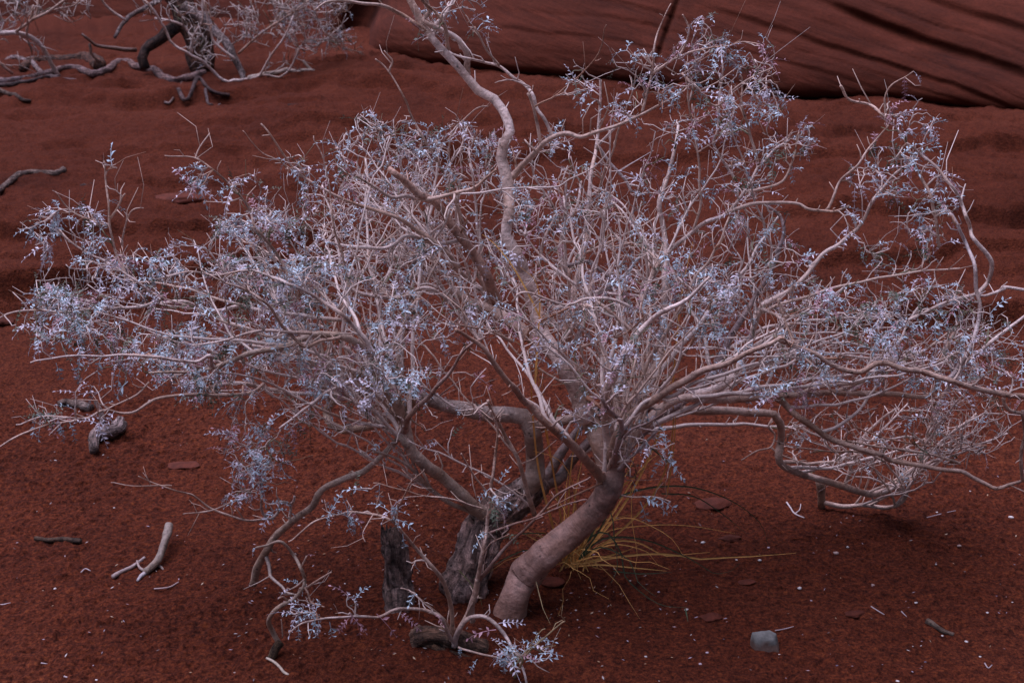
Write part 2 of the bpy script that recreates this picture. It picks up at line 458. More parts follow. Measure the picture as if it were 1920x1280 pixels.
def build_cliff():
    # foot of the rock as it runs across the view (picture x, picture y of the foot)
    fx = np.array([-900, 300, 560, 660, 700, 760, 900, 1000, 1200, 1440, 1620, 1760, 1920, 2600])
    fy = np.array([40, 60, 70, 84, 112, 132, 142, 150, 170, 192, 196, 196, 226, 330])
    nu, nv = 760, 300
    PX = np.linspace(-700, 2500, nu)
    FY = np.interp(PX, fx, fy)
    kk = np.hanning(41); kk /= kk.sum()
    FY = np.convolve(np.pad(FY, 20, mode='edge'), kk, mode='valid')
    base = atg(PX, FY)
    kb = np.hanning(121); kb /= kb.sum()
    base = np.stack([np.convolve(np.pad(base[:, a], 60, mode='reflect', reflect_type='odd'), kb, mode='valid') for a in range(3)], -1)
    tv = np.linspace(0, 1, nv)
    up = tv ** 1.25 * 2.9
    U, T = np.meshgrid(PX, up)
    # face leans back; bulges near its foot
    X = np.repeat(base[None, :, 0], nv, 0) * (1 + T * 0.10)
    Y0 = np.repeat(base[None, :, 1], nv, 0)
    Z0 = np.repeat(base[None, :, 2], nv, 0)
    back = 0.18 * np.exp(-T / 0.05) + 1.15 * T + 0.12 * T ** 2 - 0.12 * (1 - np.exp(-T / 0.08))
    Y = Y0 + back
    Z = Z0 - 0.06 + T * 1.0
    P = np.stack([X, Y, Z], -1)
    px, py, _ = topx(P)
    bend = np.interp(px, np.arange(500, 2500, 40), np.convolve(np.pad(np.interp(np.arange(500, 2500, 40), [600, 1000, 1300, 1560, 1920, 2400], [-60, -55, 0, 75, 200, 380]), 4, mode='edge'), np.ones(9) / 9, mode='valid'))
    wob = 16 * fbm2((px * 0.9 + py * 1.3) / 230, (py * 1.2 - px * 0.45) / 110, 91, 4, 0.45)
    q = py - bend + wob
    d = 0
    # q = 0 follows the main crack that crosses from (1300,0) down to (1920,195)
    d = d + recess(q, 6, 5.0, 9, 0.035) * sstep(1250, 1420, px)
    d = d + recess(q, -66, 9.0, 26, 0.075) * sstep(1480, 1640, px)
    d = d + recess(q, -150, 8.0, 20, 0.05) * sstep(1620, 1750, px)
    d = d + recess(q, -105, 3.0, 10, 0.015) * sstep(1500, 1700, px)
    d = d + recess(q, 62, 2.0, 12, 0.012) * sstep(900, 1200, px) * sstep(1700, 1500, px)
    d = d + recess(q, 100, 2.0, 10, 0.010) * sstep(800, 1000, px) * sstep(1600, 1350, px)
    d = d + recess(q, 30, 2.0, 8, 0.008) * sstep(900, 1100, px)
    d = d + recess(q, -22, 1.5, 7, 0.008) * sstep(1300, 1500, px)
    d = d + recess(q, -215, 3, 20, 0.10) + recess(q, -300, 3, 30, 0.12) + recess(q, -420, 4, 30, 0.15)
    # steep joint between the boulder and the rock beside it
    jx = px - (1262 - (py - 30) * 0.35)
    d = d + 0.05 * np.exp(-(jx / 4.5) ** 2) * sstep(150, 90, py)
    # boulder's rounded left end and the dark gap beside it
    gap = np.exp(-((px - (690 + np.clip(100 - py, 0, 200) * 0.28 - 46)) / 34) ** 2)
    d = d + 0.55 * gap * sstep(-700, 60, py)
    roundl = sstep(900, 700, px) * sstep(640, 690, px)
    d = d + 0.16 * roundl * sstep(60, -10, py)
    # left of the gap the wall stands further back
    d = d + 0.35 * sstep(650, 590, px)
    d = d + 0.10 * fbm2(X * 0.7 + Z * 1.1, Z * 1.7 - X * 0.5, 95, 5, 0.42) + 0.006 * fbm2(q / 16 + px / 900, px / 420 - q / 200, 97, 3)
    under = np.exp(-np.clip(T, 0, None) / 0.06)
    P[..., 1] += d + 0.20 * under
    P[..., 2] += -0.25 * d
    V = P.reshape(-1, 3)
    i = np.arange(nv - 1)[:, None] * nu; j = np.arange(nu - 1)[None]
    Q = np.stack([i + j, i + j + 1, i + nu + j + 1, i + nu + j], -1).reshape(-1, 4)
    me = mesh_from('sandstone_cliff', V, Q)
    o = link('cliff', me, M_ROCK)
    o['kind'] = 'structure'
build_cliff()

# ------------------------------------------------------------------ traced wood
PALE = (0.72, 0.57, 0.50); MID = (0.60, 0.42, 0.33); BROWN = (0.42, 0.22, 0.14); GREY = (0.58, 0.49, 0.47)
def P2(s):
    return np.array([[float(v) for v in p.split(',')] for p in s.split()])

def trace(s, w0, w1, y0, y1, step=None, wig=0.0):
    p = P2(s)
    n = len(p)
    L = np.concatenate([[0], np.cumsum(np.linalg.norm(np.diff(p, axis=0), axis=1))])
    t = L / L[-1]
    Y = y0 + (y1 - y0) * t
    if n > 3:
        Y = Y + 0.02 * np.array([0] + [random.uniform(-1, 1) for _ in range(n - 2)] + [0]) * min(1, L[-1] / 300)
    P = at(p[:, 0], p[:, 1], Y)
    _, _, z = topx(P)
    wd = w0 + (w1 - w0) * t
    r = wd / 2 * z / F
    C = np.column_stack([P, r])
    st = step or max(0.006, min(0.02, 1.6 * r.mean()))
    C = catmull(C, st)
    m = len(C)
    if wig > 0 and m > 4:
        k = np.arange(m) * st
        for a in range(3):
            C[1:-1, a] += wig * noise2(k * 22 + a * 31, k * 0 + random.random() * 99, 5)[1:-1] * 2
    if w0 > 10 and w0 < 50:
        C[:, 3] *= 0.88 * (1 + 0.30 * np.exp(-np.arange(m) * st / 0.03))
        C[:, 3] *= 1 + 0.28 * np.clip(noise2(np.arange(m) * st * 16, np.zeros(m) + random.random() * 99, 31) - 0.22, 0, 1)
        for a in range(3):
            C[2:-1, a] += 0.006 * noise2(np.arange(m) * st * 9 + a * 17, np.zeros(m) + random.random() * 99, 6)[2:-1]
    C[:, 3] *= 1 + 0.18 * noise2(np.arange(m) * st * 45, np.zeros(m) + random.random() * 99, 3)
    return C

# shrub key, polyline in picture px, width px at start and end, distance at start and end, colour
TR = [
 # --- A: smooth leaning trunk and the limbs that rise from it
 ('A', 'trunk', '948,1178 955,1150 968,1110 984,1078 1021,1039 1073,999 1121,951 1140,918 1147,880 1154,846', 59, 47, 2.63, 2.68, (0.46, 0.275, 0.215)),
 ('A', 'b', '1146,925 1126,888 1084,844 1043,811 1010,782 992,760 956,719 925,679 902,652 880,636 855,618', 22, 8, 2.675, 2.36, (0.52, 0.33, 0.25)),
 ('A', 'b', '1148,880 1135,858 1124,833 1103,786 1090,742 1078,700 1040,664 993,633 950,600 915,580 880,564 862,548 845,540', 40, 20, 2.68, 2.98, MID),
 ('A', 'b', '950,600 936,588 925,551 909,511 889,480 865,450 842,420 818,385 784,366 768,349 745,330 729,316', 26, 13, 2.95, 2.78, (0.52, 0.32, 0.24)),
 ('A', 'b', '779,370 808,373 855,362 889,349 909,336 930,318', 10, 4, 2.82, 2.70, MID),
 ('A', 'b', '779,372 760,366 735,368 700,352 668,330', 9, 4, 2.82, 2.78, PALE),
 ('A', 'b', '1152,860 1140,800 1137,735 1163,675 1190,632 1215,603 1245,583 1290,560 1330,520', 24, 6, 2.68, 2.5, PALE),
 ('A', 'b', '1150,855 1154,826 1184,779 1221,756 1258,732 1307,699 1347,685 1394,665 1428,648 1461,635', 22, 9, 2.66, 2.45, MID),
 ('A', 'b', '1461,635 1495,649 1530,664 1575,688 1613,697 1640,684 1662,682 1690,692 1733,702 1767,712 1801,722 1844,732 1885,739 1925,747', 11, 13, 2.5, 2.62, MID),
 ('A', 'b', '1150,850 1175,768 1211,709 1235,670 1246,600 1247,541 1248,470 1240,420 1235,378 1255,320 1265,280 1272,235', 24, 6, 2.70, 3.1, PALE),
 ('A', 'b', '1100,790 1085,742 1055,690 1020,630 1008,580 993,537 983,500 966,470 950,440 958,393 955,345 948,315 942,295 946,269 957,245 942,208 925,185 895,168 875,144 858,124 835,101 811,74 795,50 783,25 770,0 755,-35', 34, 14, 2.72, 3.0, PALE),
 ('A', 'b', '875,140 878,107 868,84 852,67 825,54 805,45 793,37 805,24 800,5 785,-30', 14, 10, 2.98, 2.95, PALE),
 ('A', 'b', '811,70 784,47 754,26 717,12 674,6 640,0 610,4 590,20', 9, 4, 2.98, 2.85, MID),
 ('A', 'b', '842,94 831,44 815,24 795,6 780,-20', 8, 6, 2.97, 2.9, MID),
 ('A', 'b', '811,74 815,50 835,30 850,0 860,-25', 9, 6, 3.0, 3.05, PALE),
 ('A', 'b', '955,335 973,316 996,292 1020,269 1057,252 1087,259 1117,250 1164,232 1204,212 1235,196 1258,185', 14, 4, 2.92, 2.75, MID),
 ('A', 'b', '1204,212 1214,168 1224,134 1228,94 1236,60 1250,25 1258,7', 7, 2, 2.8, 2.85, MID),
 ('A', 'b', '1222,140 1245,124 1265,111 1280,97 1293,60 1288,40 1280,28', 6, 3, 2.82, 2.8, MID),
 ('A', 'b', '1265,111 1300,95 1330,90 1364,87 1390,80 1430,85', 5, 2, 2.8, 2.72, MID),
 ('A', 'b', '1040,259 1023,225 1006,202 996,178 979,158 962,148 936,124 909,118 878,111 842,97', 8, 4, 2.86, 2.95, PALE),
 ('A', 'b', '936,124 915,97 899,67 885,48 872,28', 5, 2, 2.92, 2.9, MID),
 ('A', 'b', '1016,272 1009,242 999,202 990,175', 7, 5, 2.88, 2.86, MID),
 ('A', 'b', '1003,200 1040,178 1060,161 1107,121 1127,91 1137,47', 4, 2, 2.86, 2.8, BROWN),
 ('A', 'b', '995,165 960,152 928,156', 4, 2, 2.9, 2.9, PALE),
 ('A', 'b', '1068,640 1062,600 1085,520 1100,450 1104,400 1110,319 1117,269 1124,208 1126,150', 15, 5, 2.9, 3.15, PALE),
 ('A', 'b', '1117,285 1126,268 1144,249 1161,235', 7, 4, 3.1, 3.05, PALE),
 ('A', 'b', '1118,270 1144,306 1171,336 1185,360', 7, 6, 3.1, 3.1, GREY),
 ('A', 'b', '1200,568 1240,490 1290,440 1324,416 1361,400 1391,369 1411,336 1424,309 1448,282 1480,262', 12, 5, 2.75, 3.0, PALE),
 ('A', 'b', '1361,400 1390,388 1421,380 1468,380 1498,383 1518,393 1549,396 1569,396 1592,386', 8, 4, 2.86, 2.8, MID),
 ('A', 'b', '1549,394 1565,366 1579,336 1609,309 1633,275 1666,235', 6, 3, 2.82, 2.85, MID),
 ('A', 'b', '1424,309 1417,282 1408,255 1394,208 1391,168 1388,140', 6, 3, 2.95, 2.95, MID),
 ('A', 'b', '1400,360 1424,356 1468,339 1488,292 1498,249', 6, 3, 2.9, 2.95, MID),
 ('A', 'b', '1381,340 1357,302 1337,269 1344,242 1347,202 1351,161 1354,128 1350,100', 6, 3, 2.92, 2.95, PALE),
 ('A', 'b', '1278,138 1307,168 1344,198 1381,165 1421,141 1450,128', 5, 3, 2.9, 2.85, MID),
 ('A', 'b', '1165,850 1200,812 1250,772 1290,745 1330,712 1350,672 1375,625 1395,590 1412,560 1441,511 1455,480 1468,437 1462,405 1438,386', 24, 6, 2.72, 3.0, (0.30, 0.22, 0.21)),
 ('A', 'b', '1305,740 1361,715 1391,672 1414,611 1428,578 1448,564 1478,548 1498,531 1515,511 1542,477 1572,460 1602,430 1619,406 1636,376 1656,349 1683,319 1717,299', 15, 5, 2.75, 2.9, PALE),
 ('A', 'b', '1414,611 1405,580 1390,560 1340,560 1300,565', 6, 3, 2.8, 2.7, PALE),
 ('A', 'b', '1428,578 1455,590 1480,610', 8, 5, 2.8, 2.7, PALE),
 ('A', 'b', '1168,835 1200,800 1240,762 1280,745 1334,749 1398,749 1448,742 1515,739 1576,737 1633,739 1700,742 1742,742 1756,726 1756,699 1770,660 1790,620', 20, 9, 2.70, 2.85, MID),
 ('A', 'b', '1778,712 1794,695 1811,672 1831,618 1838,574 1831,541 1828,497 1811,457 1797,430 1780,400', 10, 6, 2.64, 2.8, GREY),
 ('A', 'b', '1831,551 1851,527 1859,497 1848,474 1825,445 1817,428 1812,405 1804,383 1784,349 1757,312 1727,289 1700,269', 9, 5, 2.78, 2.85, PALE),
 ('A', 'b', '1838,549 1804,558 1784,564 1757,574 1730,588 1700,604', 8, 5, 2.78, 2.68, PALE),
 ('A', 'b', '1760,465 1750,390 1744,363 1727,333 1713,302 1700,269 1683,242 1653,215 1629,198 1592,188 1576,161', 6, 5, 2.85, 2.9, MID),
 ('A', 'b', '1660,220 1660,185 1673,161 1700,144 1713,134', 5, 2, 2.9, 2.9, MID),
 ('A', 'b', '1455,741 1471,756 1495,779 1529,803 1559,823 1599,840 1649,853 1666,863 1717,870 1764,880 1801,884 1824,894 1851,907 1871,915 1895,907 1925,898', 15, 7, 2.77, 2.66, MID),
 ('A', 'b', '1777,711 1817,675 1868,632 1925,588', 9, 6, 2.66, 2.7, PALE),
 ('A', 'b', '1883,742 1886,758 1898,769 1925,774', 8, 7, 2.62, 2.62, MID),
 ('A', 'b', '1918,770 1921,820 1915,860 1918,900', 9, 6, 2.62, 2.66, MID),
 ('A', 'b', '1880,540 1915,543 1930,545', 6, 6, 2.9, 2.9, PALE),
 ('A', 'b', '1730,588 1800,562 1850,552 1885,540', 5, 6, 2.8, 2.9, PALE),
 ('A', 'b', '1165,850 1200,800 1228,740 1262,690 1300,640 1330,575 1322,530', 10, 5, 2.78, 2.9, BROWN),
 ('A', 'b', '1150,870 1160,830 1166,790 1140,770 1127,745', 14, 9, 2.62, 2.5, (0.42, 0.30, 0.27)),
 ('A', 'b', '1153,850 1170,818 1190,800 1218,790 1250,770', 6, 3, 2.6, 2.45, (0.42, 0.30, 0.27)),
 ('A', 'b', '1150,925 1190,931 1228,931 1258,940', 4, 2, 2.66, 2.55, MID),
 ('A', 'b', '1130,905 1100,918 1060,935 1020,954', 4, 2, 2.64, 2.5, BROWN),
 ('A', 'b', '1160,880 1175,862 1200,840 1240,800', 8, 4, 2.64, 2.6, GREY),
 ('A', 'b', '1040,664 1075,640 1100,590 1110,560 1165,520 1210,470', 10, 5, 2.8, 2.9, GREY),
 ('A', 'b', '1180,575 1140,560 1100,562 1060,572 985,548 960,566', 7, 4, 2.6, 2.55, PALE),
 ('A', 'b', '1183,620 1140,580 1110,560 1090,540 1050,510 1005,470 975,432', 8, 4, 2.65, 2.7, PALE),
 ('A', 'b', '983,640 1000,610 1040,590 1070,575', 7, 4, 2.7, 2.6, BROWN),
 ('A', 'b', '960,640 920,620 850,605', 7, 3, 2.75, 2.6, MID),
 ('A', 'b', '1075,655 1120,640 1170,628 1210,590', 6, 3, 2.7, 2.6, MID),
 ('A', 'b', '1056,500 1100,490 1120,500 1160,540 1180,580', 9, 7, 2.9, 2.8, (0.30,0.22,0.2)),
 ('A', 'b', '1010,500 1020,450 1040,400 1020,360 1000,330', 8, 4, 2.95, 3.0, PALE),
 ('A', 'b', '1060,520 1050,470 1060,420 1085,380 1090,340', 9, 4, 2.95, 3.05, PALE),
 ('A', 'b', '1212,560 1215,500 1200,450 1180,400 1150,370 1110,350', 7, 3, 2.85, 2.9, PALE),
 ('A', 'b', '1460,560 1478,620 1500,660 1540,700 1560,735', 6, 3, 2.7, 2.6, MID),
 ('A', 'b', '1100,745 1128,765 1160,785', 9, 8, 2.66, 2.6, BROWN),
 # --- B: gnarled old trunk behind, its bent limb and the long left branches
 ('B', 'trunk', '872,1118 880,1090 889,1054 897,1020 912,990 940,960 968,938 992,918 1010,897', 84, 52, 2.72, 2.86, (0.38, 0.26, 0.22)),
 ('B', 'b', '985,925 1003,890 1001,860 999,830 997,803 983,781 956,777 915,775 875,766 842,761 808,752 781,742 757,722 738,708', 44, 22, 2.85, 2.80, (0.42, 0.32, 0.27)),
 ('B', 'b', '997,800 1036,793 1066,786 1110,778 1160,776 1220,764 1280,769 1347,769 1414,773 1452,776 1464,793 1465,826 1460,857 1470,875 1515,894 1549,904 1582,914 1616,924 1643,927 1666,920 1690,900 1710,872', 22, 13, 2.85, 3.08, MID),
 ('B', 'b', '1539,900 1541,925 1540,949', 17, 15, 3.09, 3.11, (0.40,0.25,0.17)),
 ('B', 'b', '1545,942 1582,948 1616,947 1656,951 1683,947 1697,934 1703,910 1720,884 1745,850 1767,826 1800,800 1831,776', 9, 7, 3.10, 3.0, MID),
 ('B', 'b', '1690,902 1730,862 1770,822 1810,795 1850,770', 8, 4, 3.05, 2.95, PALE),
 ('B', 'b', '1700,890 1745,868 1800,850 1850,830 1890,812', 7, 3, 3.05, 2.9, PALE),
 ('B', 'b', '1585,905 1597,875 1605,850 1620,820 1650,790 1680,765', 8, 4, 3.06, 3.05, PALE),
 ('B', 'b', '1725,860 1745,800 1765,750 1790,700 1810,650', 10, 5, 3.0, 2.95, MID),
 ('B', 'b', '1660,865 1620,850 1560,845 1500,838 1450,825', 5, 2, 2.9, 2.85, MID),
 ('B', 'b', '1800,870 1740,850 1680,842 1600,828 1530,815 1480,790', 6, 3, 2.8, 2.9, MID),
 ('B', 'b', '1850,835 1780,838 1700,830 1640,815 1600,800', 5, 3, 2.85, 2.95, BROWN),
 ('B', 'b', '1455,776 1440,800 1452,815 1446,838 1418,845 1390,862', 5, 2, 3.0, 2.95, MID),
 ('B', 'b', '1446,838 1460,850 1490,862 1520,875', 4, 2, 3.0, 2.95, MID),
 ('B', 'b', '935,965 909,967 875,941 835,900 801,870 772,846 764,825 757,793 741,752 721,722 707,692 700,665 677,646 640,631 585,625 564,632 521,648 477,658 443,675 410,689 363,699 322,699 279,699', 30, 5, 2.78, 2.42, (0.56, 0.42, 0.33)),
 ('B', 'b', '900,965 860,948 818,922 780,888 760,872 735,858 700,848', 12, 5, 2.78, 2.62, (0.56, 0.42, 0.33)),
 ('B', 'b', '585,625 524,620 470,625 427,638 396,645 359,648', 8, 3, 2.48, 2.42, PALE),
 ('B', 'b', '400,688 393,665 370,679 336,677 292,668 242,663 188,667 141,667 100,673 57,680', 7, 3, 2.42, 2.3, PALE),
 ('B', 'b', '702,668 690,640 665,612 640,588 598,561 544,534 517,521 470,508 403,516 356,511 302,517', 11, 3, 2.52, 2.5, PALE),
 ('B', 'b', '640,631 598,640 570,650 537,618 517,591 494,564 463,544 423,531', 8, 4, 2.5, 2.4, MID),
 ('B', 'b', '455,572 440,574 406,581 370,574 336,566 302,568 296,555 262,531 218,504 185,484 134,454 111,430', 8, 3, 2.6, 2.65, PALE),
 ('B', 'b', '640,600 560,590 500,585 455,572', 8, 8, 2.6, 2.6, PALE),
 ('B', 'b', '300,562 269,574 202,579 134,583 50,584 0,595 -30,600', 7, 3, 2.6, 2.5, PALE),
 ('B', 'b', '235,520 222,480 205,430 202,386 198,336 195,302', 6, 3, 2.65, 2.7, MID),
 ('B', 'b', '202,425 161,410 128,390 104,359', 5, 2, 2.68, 2.68, MID),
 ('B', 'b', '208,408 225,385 235,363', 5, 3, 2.68, 2.68, MID),
 ('B', 'b', '228,460 236,420 249,396 269,390', 4, 2, 2.66, 2.62, MID),
 ('B', 'b', '494,719 467,739 403,742 370,739 302,746 279,756 255,771 228,774 195,769 168,783 134,789 87,798 40,816 0,836 -30,845', 7, 3, 2.6, 2.35, MID),
 ('B', 'b', '168,783 144,783 84,781 30,796', 4, 2, 2.42, 2.36, PALE),
 ('B', 'b', '279,716 259,736 228,752 195,771', 4, 3, 2.5, 2.42, MID),
 ('B', 'b', '741,752 700,742 640,738 600,742 521,732 487,726 453,719 410,722 380,732', 10, 8, 2.72, 2.8, PALE),
 ('B', 'b', '720,800 687,796 640,783 605,769 554,742 500,715 450,702 403,695 336,677', 7, 3, 2.6, 2.5, PALE),
 ('B', 'b', '660,716 611,736 591,756 571,769 551,786 524,803', 7, 4, 2.55, 2.45, PALE),
 ('B', 'b', '766,838 751,820 721,800 687,779 660,752 640,732 611,690 598,645 571,605 537,564 525,500', 13, 5, 2.62, 2.75, (0.40, 0.30, 0.24)),
 ('B', 'b', '741,760 718,722 700,700 670,678 645,650', 13, 8, 2.7, 2.7, PALE),
 ('B', 'b', '781,742 748,770 722,788 700,797 674,803 640,803 620,793 613,772 622,752 650,742 690,728 720,712', 24, 13, 2.86, 2.96, (0.38, 0.25, 0.17)),
 ('B', 'b', '758,808 771,779 801,746 828,719 848,692 862,665 890,640 909,631', 13, 4, 2.60, 2.4, (0.44, 0.31, 0.26)),
 ('B', 'b', '756,800 741,826 707,857 680,884 650,894 605,920 588,947 554,974 524,1001 504,1031 484,1065 474,1096', 12, 17, 2.62, 2.735, (0.52, 0.38, 0.29)),
 ('B', 'b', '544,978 545,954 540,944 527,942 521,961 504,971 490,955 490,907 484,880 478,850 485,820', 6, 3, 2.70, 2.55, PALE),
 ('B', 'b', '504,971 467,978 430,968 396,954 366,934 322,917 286,904 259,892', 5, 2, 2.69, 2.60, MID),
 ('B', 'b', '490,900 464,924 430,944 393,959 343,963', 4, 2, 2.6, 2.55, MID),
 ('B', 'b', '322,910 286,911 245,911 208,904', 3, 1.5, 2.62, 2.6, MID),
 ('B', 'b', '545,945 550,938 552,930', 6, 5, 2.69, 2.68, PALE),
 ('B', 'b', '1003,966 992,933 981,888 970,855 948,819 925,773 915,750', 10, 6, 2.72, 2.6, MID),
 ('B', 'b', '1000,915 1021,895 1043,859 1062,833 1090,800 1130,760 1170,700', 24, 10, 2.86, 3.05, (0.27,0.19,0.17)),
 ('B', 'b', '1010,905 1043,900 1060,880 1080,852 1110,820 1150,780 1200,720 1230,660', 26, 9, 2.88, 3.1, (0.27,0.19,0.17)),
 ('B', 'b', '900,640 870,600 835,560 800,540 748,558 707,554 674,548 640,534', 6, 7, 2.75, 2.8, PALE),
 ('B', 'b', '865,450 820,455 764,443 741,460 714,467 680,464 640,460 610,455', 9, 6, 2.85, 2.8, PALE),
 ('B', 'b', '860,500 820,460 781,430 747,410 707,396 674,386 640,373 584,343 551,319 531,292 507,255 489,232', 10, 3, 2.85, 2.7, MID),
 ('B', 'b', '870,420 848,356 831,322 815,292 795,262 774,228 761,188 744,155 721,124 704,111', 7, 3, 2.95, 2.95, MID),
 ('B', 'b', '730,135 738,118 728,104 720,95', 4, 2, 2.95, 2.95, MID),
 ('B', 'b', '840,300 848,249 868,225 892,205 915,200', 4, 2.5, 2.95, 2.95, MID),
 ('B', 'b', '660,560 640,480 625,410 618,363 605,296 588,255', 6, 2, 2.7, 2.75, MID),
 ('B', 'b', '560,560 545,530 520,480 480,427 470,396 447,363 423,339 393,316 363,296 309,292', 7, 2, 2.6, 2.6, MID),
 ('B', 'b', '366,298 375,275 393,250', 3, 2, 2.62, 2.65, MID),
 ('B', 'b', '551,322 520,300 490,285 455,245', 3, 1.5, 2.72, 2.7, MID),
 ('B', 'b', '800,470 770,500 765,530 775,560 790,590', 8, 5, 2.85, 2.85, (0.33,0.24,0.21)),
 ('B', 'b', '900,640 870,590 840,555 800,500 740,470 700,430', 10, 5, 2.9, 3.0, PALE),
 ('B', 'b', '930,590 900,545 850,500 800,440 740,400 690,360 660,330', 12, 4, 3.0, 3.1, PALE),
 # --- C: sprouts from the low cut stump
 ('C', 'b', '848,1205 845,1172 842,1135 831,1092 815,1065 784,1031 754,998 734,978 700,964 660,959 640,964 588,978 541,1015', 11, 3, 2.50, 2.30, MID),
 ('C', 'b', '850,1205 860,1180 882,1142 895,1085 905,1031 915,984 922,944 924,900 930,850 934,808 920,770', 11, 5, 2.50, 2.42, MID),
 ('C', 'b', '885,1165 888,1130 895,1085', 10, 8, 2.51, 2.47, MID),
 ('C', 'b', '895,1090 926,1052 952,1021 986,988 1020,954 1053,921 1107,894', 8, 3, 2.48, 2.40, (0.33,0.2,0.16)),
 ('C', 'b', '919,998 959,984 1003,968 1043,951 1100,936', 5, 2.5, 2.45, 2.4, (0.33,0.2,0.16)),
 ('C', 'b', '846,1200 828,1159 801,1146 768,1142 741,1142 707,1156 640,1156 598,1159 564,1169 541,1186', 8, 3, 2.48, 2.30, PALE),
 ('C', 'b', '848,1190 835,1162 801,1132 774,1112 751,1102', 5, 2.5, 2.48, 2.4, MID),
 ('C', 'b', '852,1209 862,1179 878,1159 905,1154 929,1169 949,1193 962,1213 976,1236 986,1263 990,1290', 12, 5, 2.49, 2.36, PALE),
 ('C', 'b', '860,1213 902,1223 942,1236 976,1253', 5, 3, 2.45, 2.38, MID),
 ('C', 'b', '965,1270 986,1230 1010,1206 1060,1164', 5, 2.5, 2.40, 2.34, (0.42,0.30,0.16)),
 ('C', 'b', '958,1262 990,1215 1022,1178', 4, 2, 2.40, 2.36, (0.42,0.30,0.16)),
 ('C', 'b', '865,850 882,880 905,910 920,935', 3, 4, 2.35, 2.42, MID),
 ('C', 'b', '905,1040 925,1015 955,1000', 3, 1.5, 2.45, 2.38, MID),
 ('C', 'b', '700,964 680,1000 685,1015', 2.5, 1.5, 2.35, 2.3, MID),
 ('C', 'b', '738,980 748,945 770,905 795,880', 4, 2, 2.38, 2.3, MID),
 ('C', 'b', '906,955 850,935 800,928 745,918 700,905', 3.5, 2, 2.42, 2.32, MID),
]

class Shrub: pass
def shrub(name, label, cat, base, group=None):
    s = Shrub(); s.root = thing(name, label, cat, base, group); s.base = np.asarray(base, float)
    s.skel = []; s.tubes_big = []; s.twigs = []; s.leaves = []
    return s

gA = atg([948], [1165])[0]; gB = atg([872], [1105])[0]; gC = atg([850], [1208])[0]
GRP = 'pale desert shrubs growing from the red sand'
S = {
 'A': shrub('desert_shrub', 'pale leafy desert shrub with smooth leaning mauve trunk bent in an elbow at its foot', 'shrub', gA),
 'B': shrub('desert_shrub', 'pale sprawling desert shrub rising from dark gnarled split trunk behind the smooth leaning trunk', 'shrub', gB),
 'C': shrub('resprouting_stump', 'low dark sawn stump with thin pale leafy shoots fanning up, in front of all trunks', 'stump', gC),
}

def add_tube(s, C, colr, name, mat, sides=None, lump=0.0, bark_seed=0):
    r = C[:, 3].max()
    sides = sides or int(np.clip(r * 900, 6, 16))
    V, Q, T, uv, cc = tube(C, sides, colr, lump, bark_seed)
    me = mesh_from(name, V - s.base, Q, T, uv, cc)
    return link(name, me, mat, s.root)

for n, (k, kind, pts, w0, w1, y0, y1, c) in enumerate(TR):
    s = S[k]
    if kind == 'trunk':
        C = trace(pts, w0, w1, y0, y1, step=0.006)
        if k == 'A':
            k_ = np.arange(len(C)) * 0.006
            C[:, 3] *= 1 + 0.07 * np.exp(-((k_ - 0.13) / 0.024) ** 2) + 0.30 * np.exp(-k_ / 0.03) + 0.06 * noise2(k_ * 22, k_ * 0, 8)
            to = add_tube(s, C, c, 'trunk', M_BARK, 48, 0.07, n)
            # the upper third is scabbed and darker
            vv = np.zeros(len(to.data.vertices) * 3, np.float32); to.data.vertices.foreach_get('co', vv); vv = vv.reshape(-1, 3)
            tt = np.concatenate([np.repeat(np.linspace(0, 1, len(C)), 48), [0, 1]])
            mk = np.exp(-((tt - 0.80) / 0.14) ** 2) * np.clip(0.55 + 1.6 * noise3(vv[:, 0] * 55, vv[:, 1] * 55, vv[:, 2] * 55, 4), 0, 1)
            mk = mk + 0.5 * np.clip(noise3(vv[:, 0] * 30 + 9, vv[:, 1] * 30, vv[:, 2] * 30, 14) - 0.1, 0, 1)
            ca_ = np.ones((len(vv), 4), np.float32); ca_[:, :3] = np.array(c) * (1 - 0.62 * mk[:, None])
            to.data.color_attributes['Col'].data.foreach_set('color', ca_.ravel())
        else:
            add_tube(s, C, c, 'trunk', M_OLD, 72, 0.22, n)
    else:
        C = trace(pts, w0, w1, y0, y1, wig=0.0025)
        j = np.array(c) * random.uniform(0.88, 1.1)
        add_tube(s, C, j, 'branch', M_BARK, None, 0.06 if w0 > 9 else 0.0, n)
    zg = ground_h(C[:, 0], C[:, 1])
    ok = C[:, 2] > zg + 0.02
    if kind != 'trunk':
        s.skel.append((C[ok][::(1 if w0 > 30 else 2)], np.array(c)))

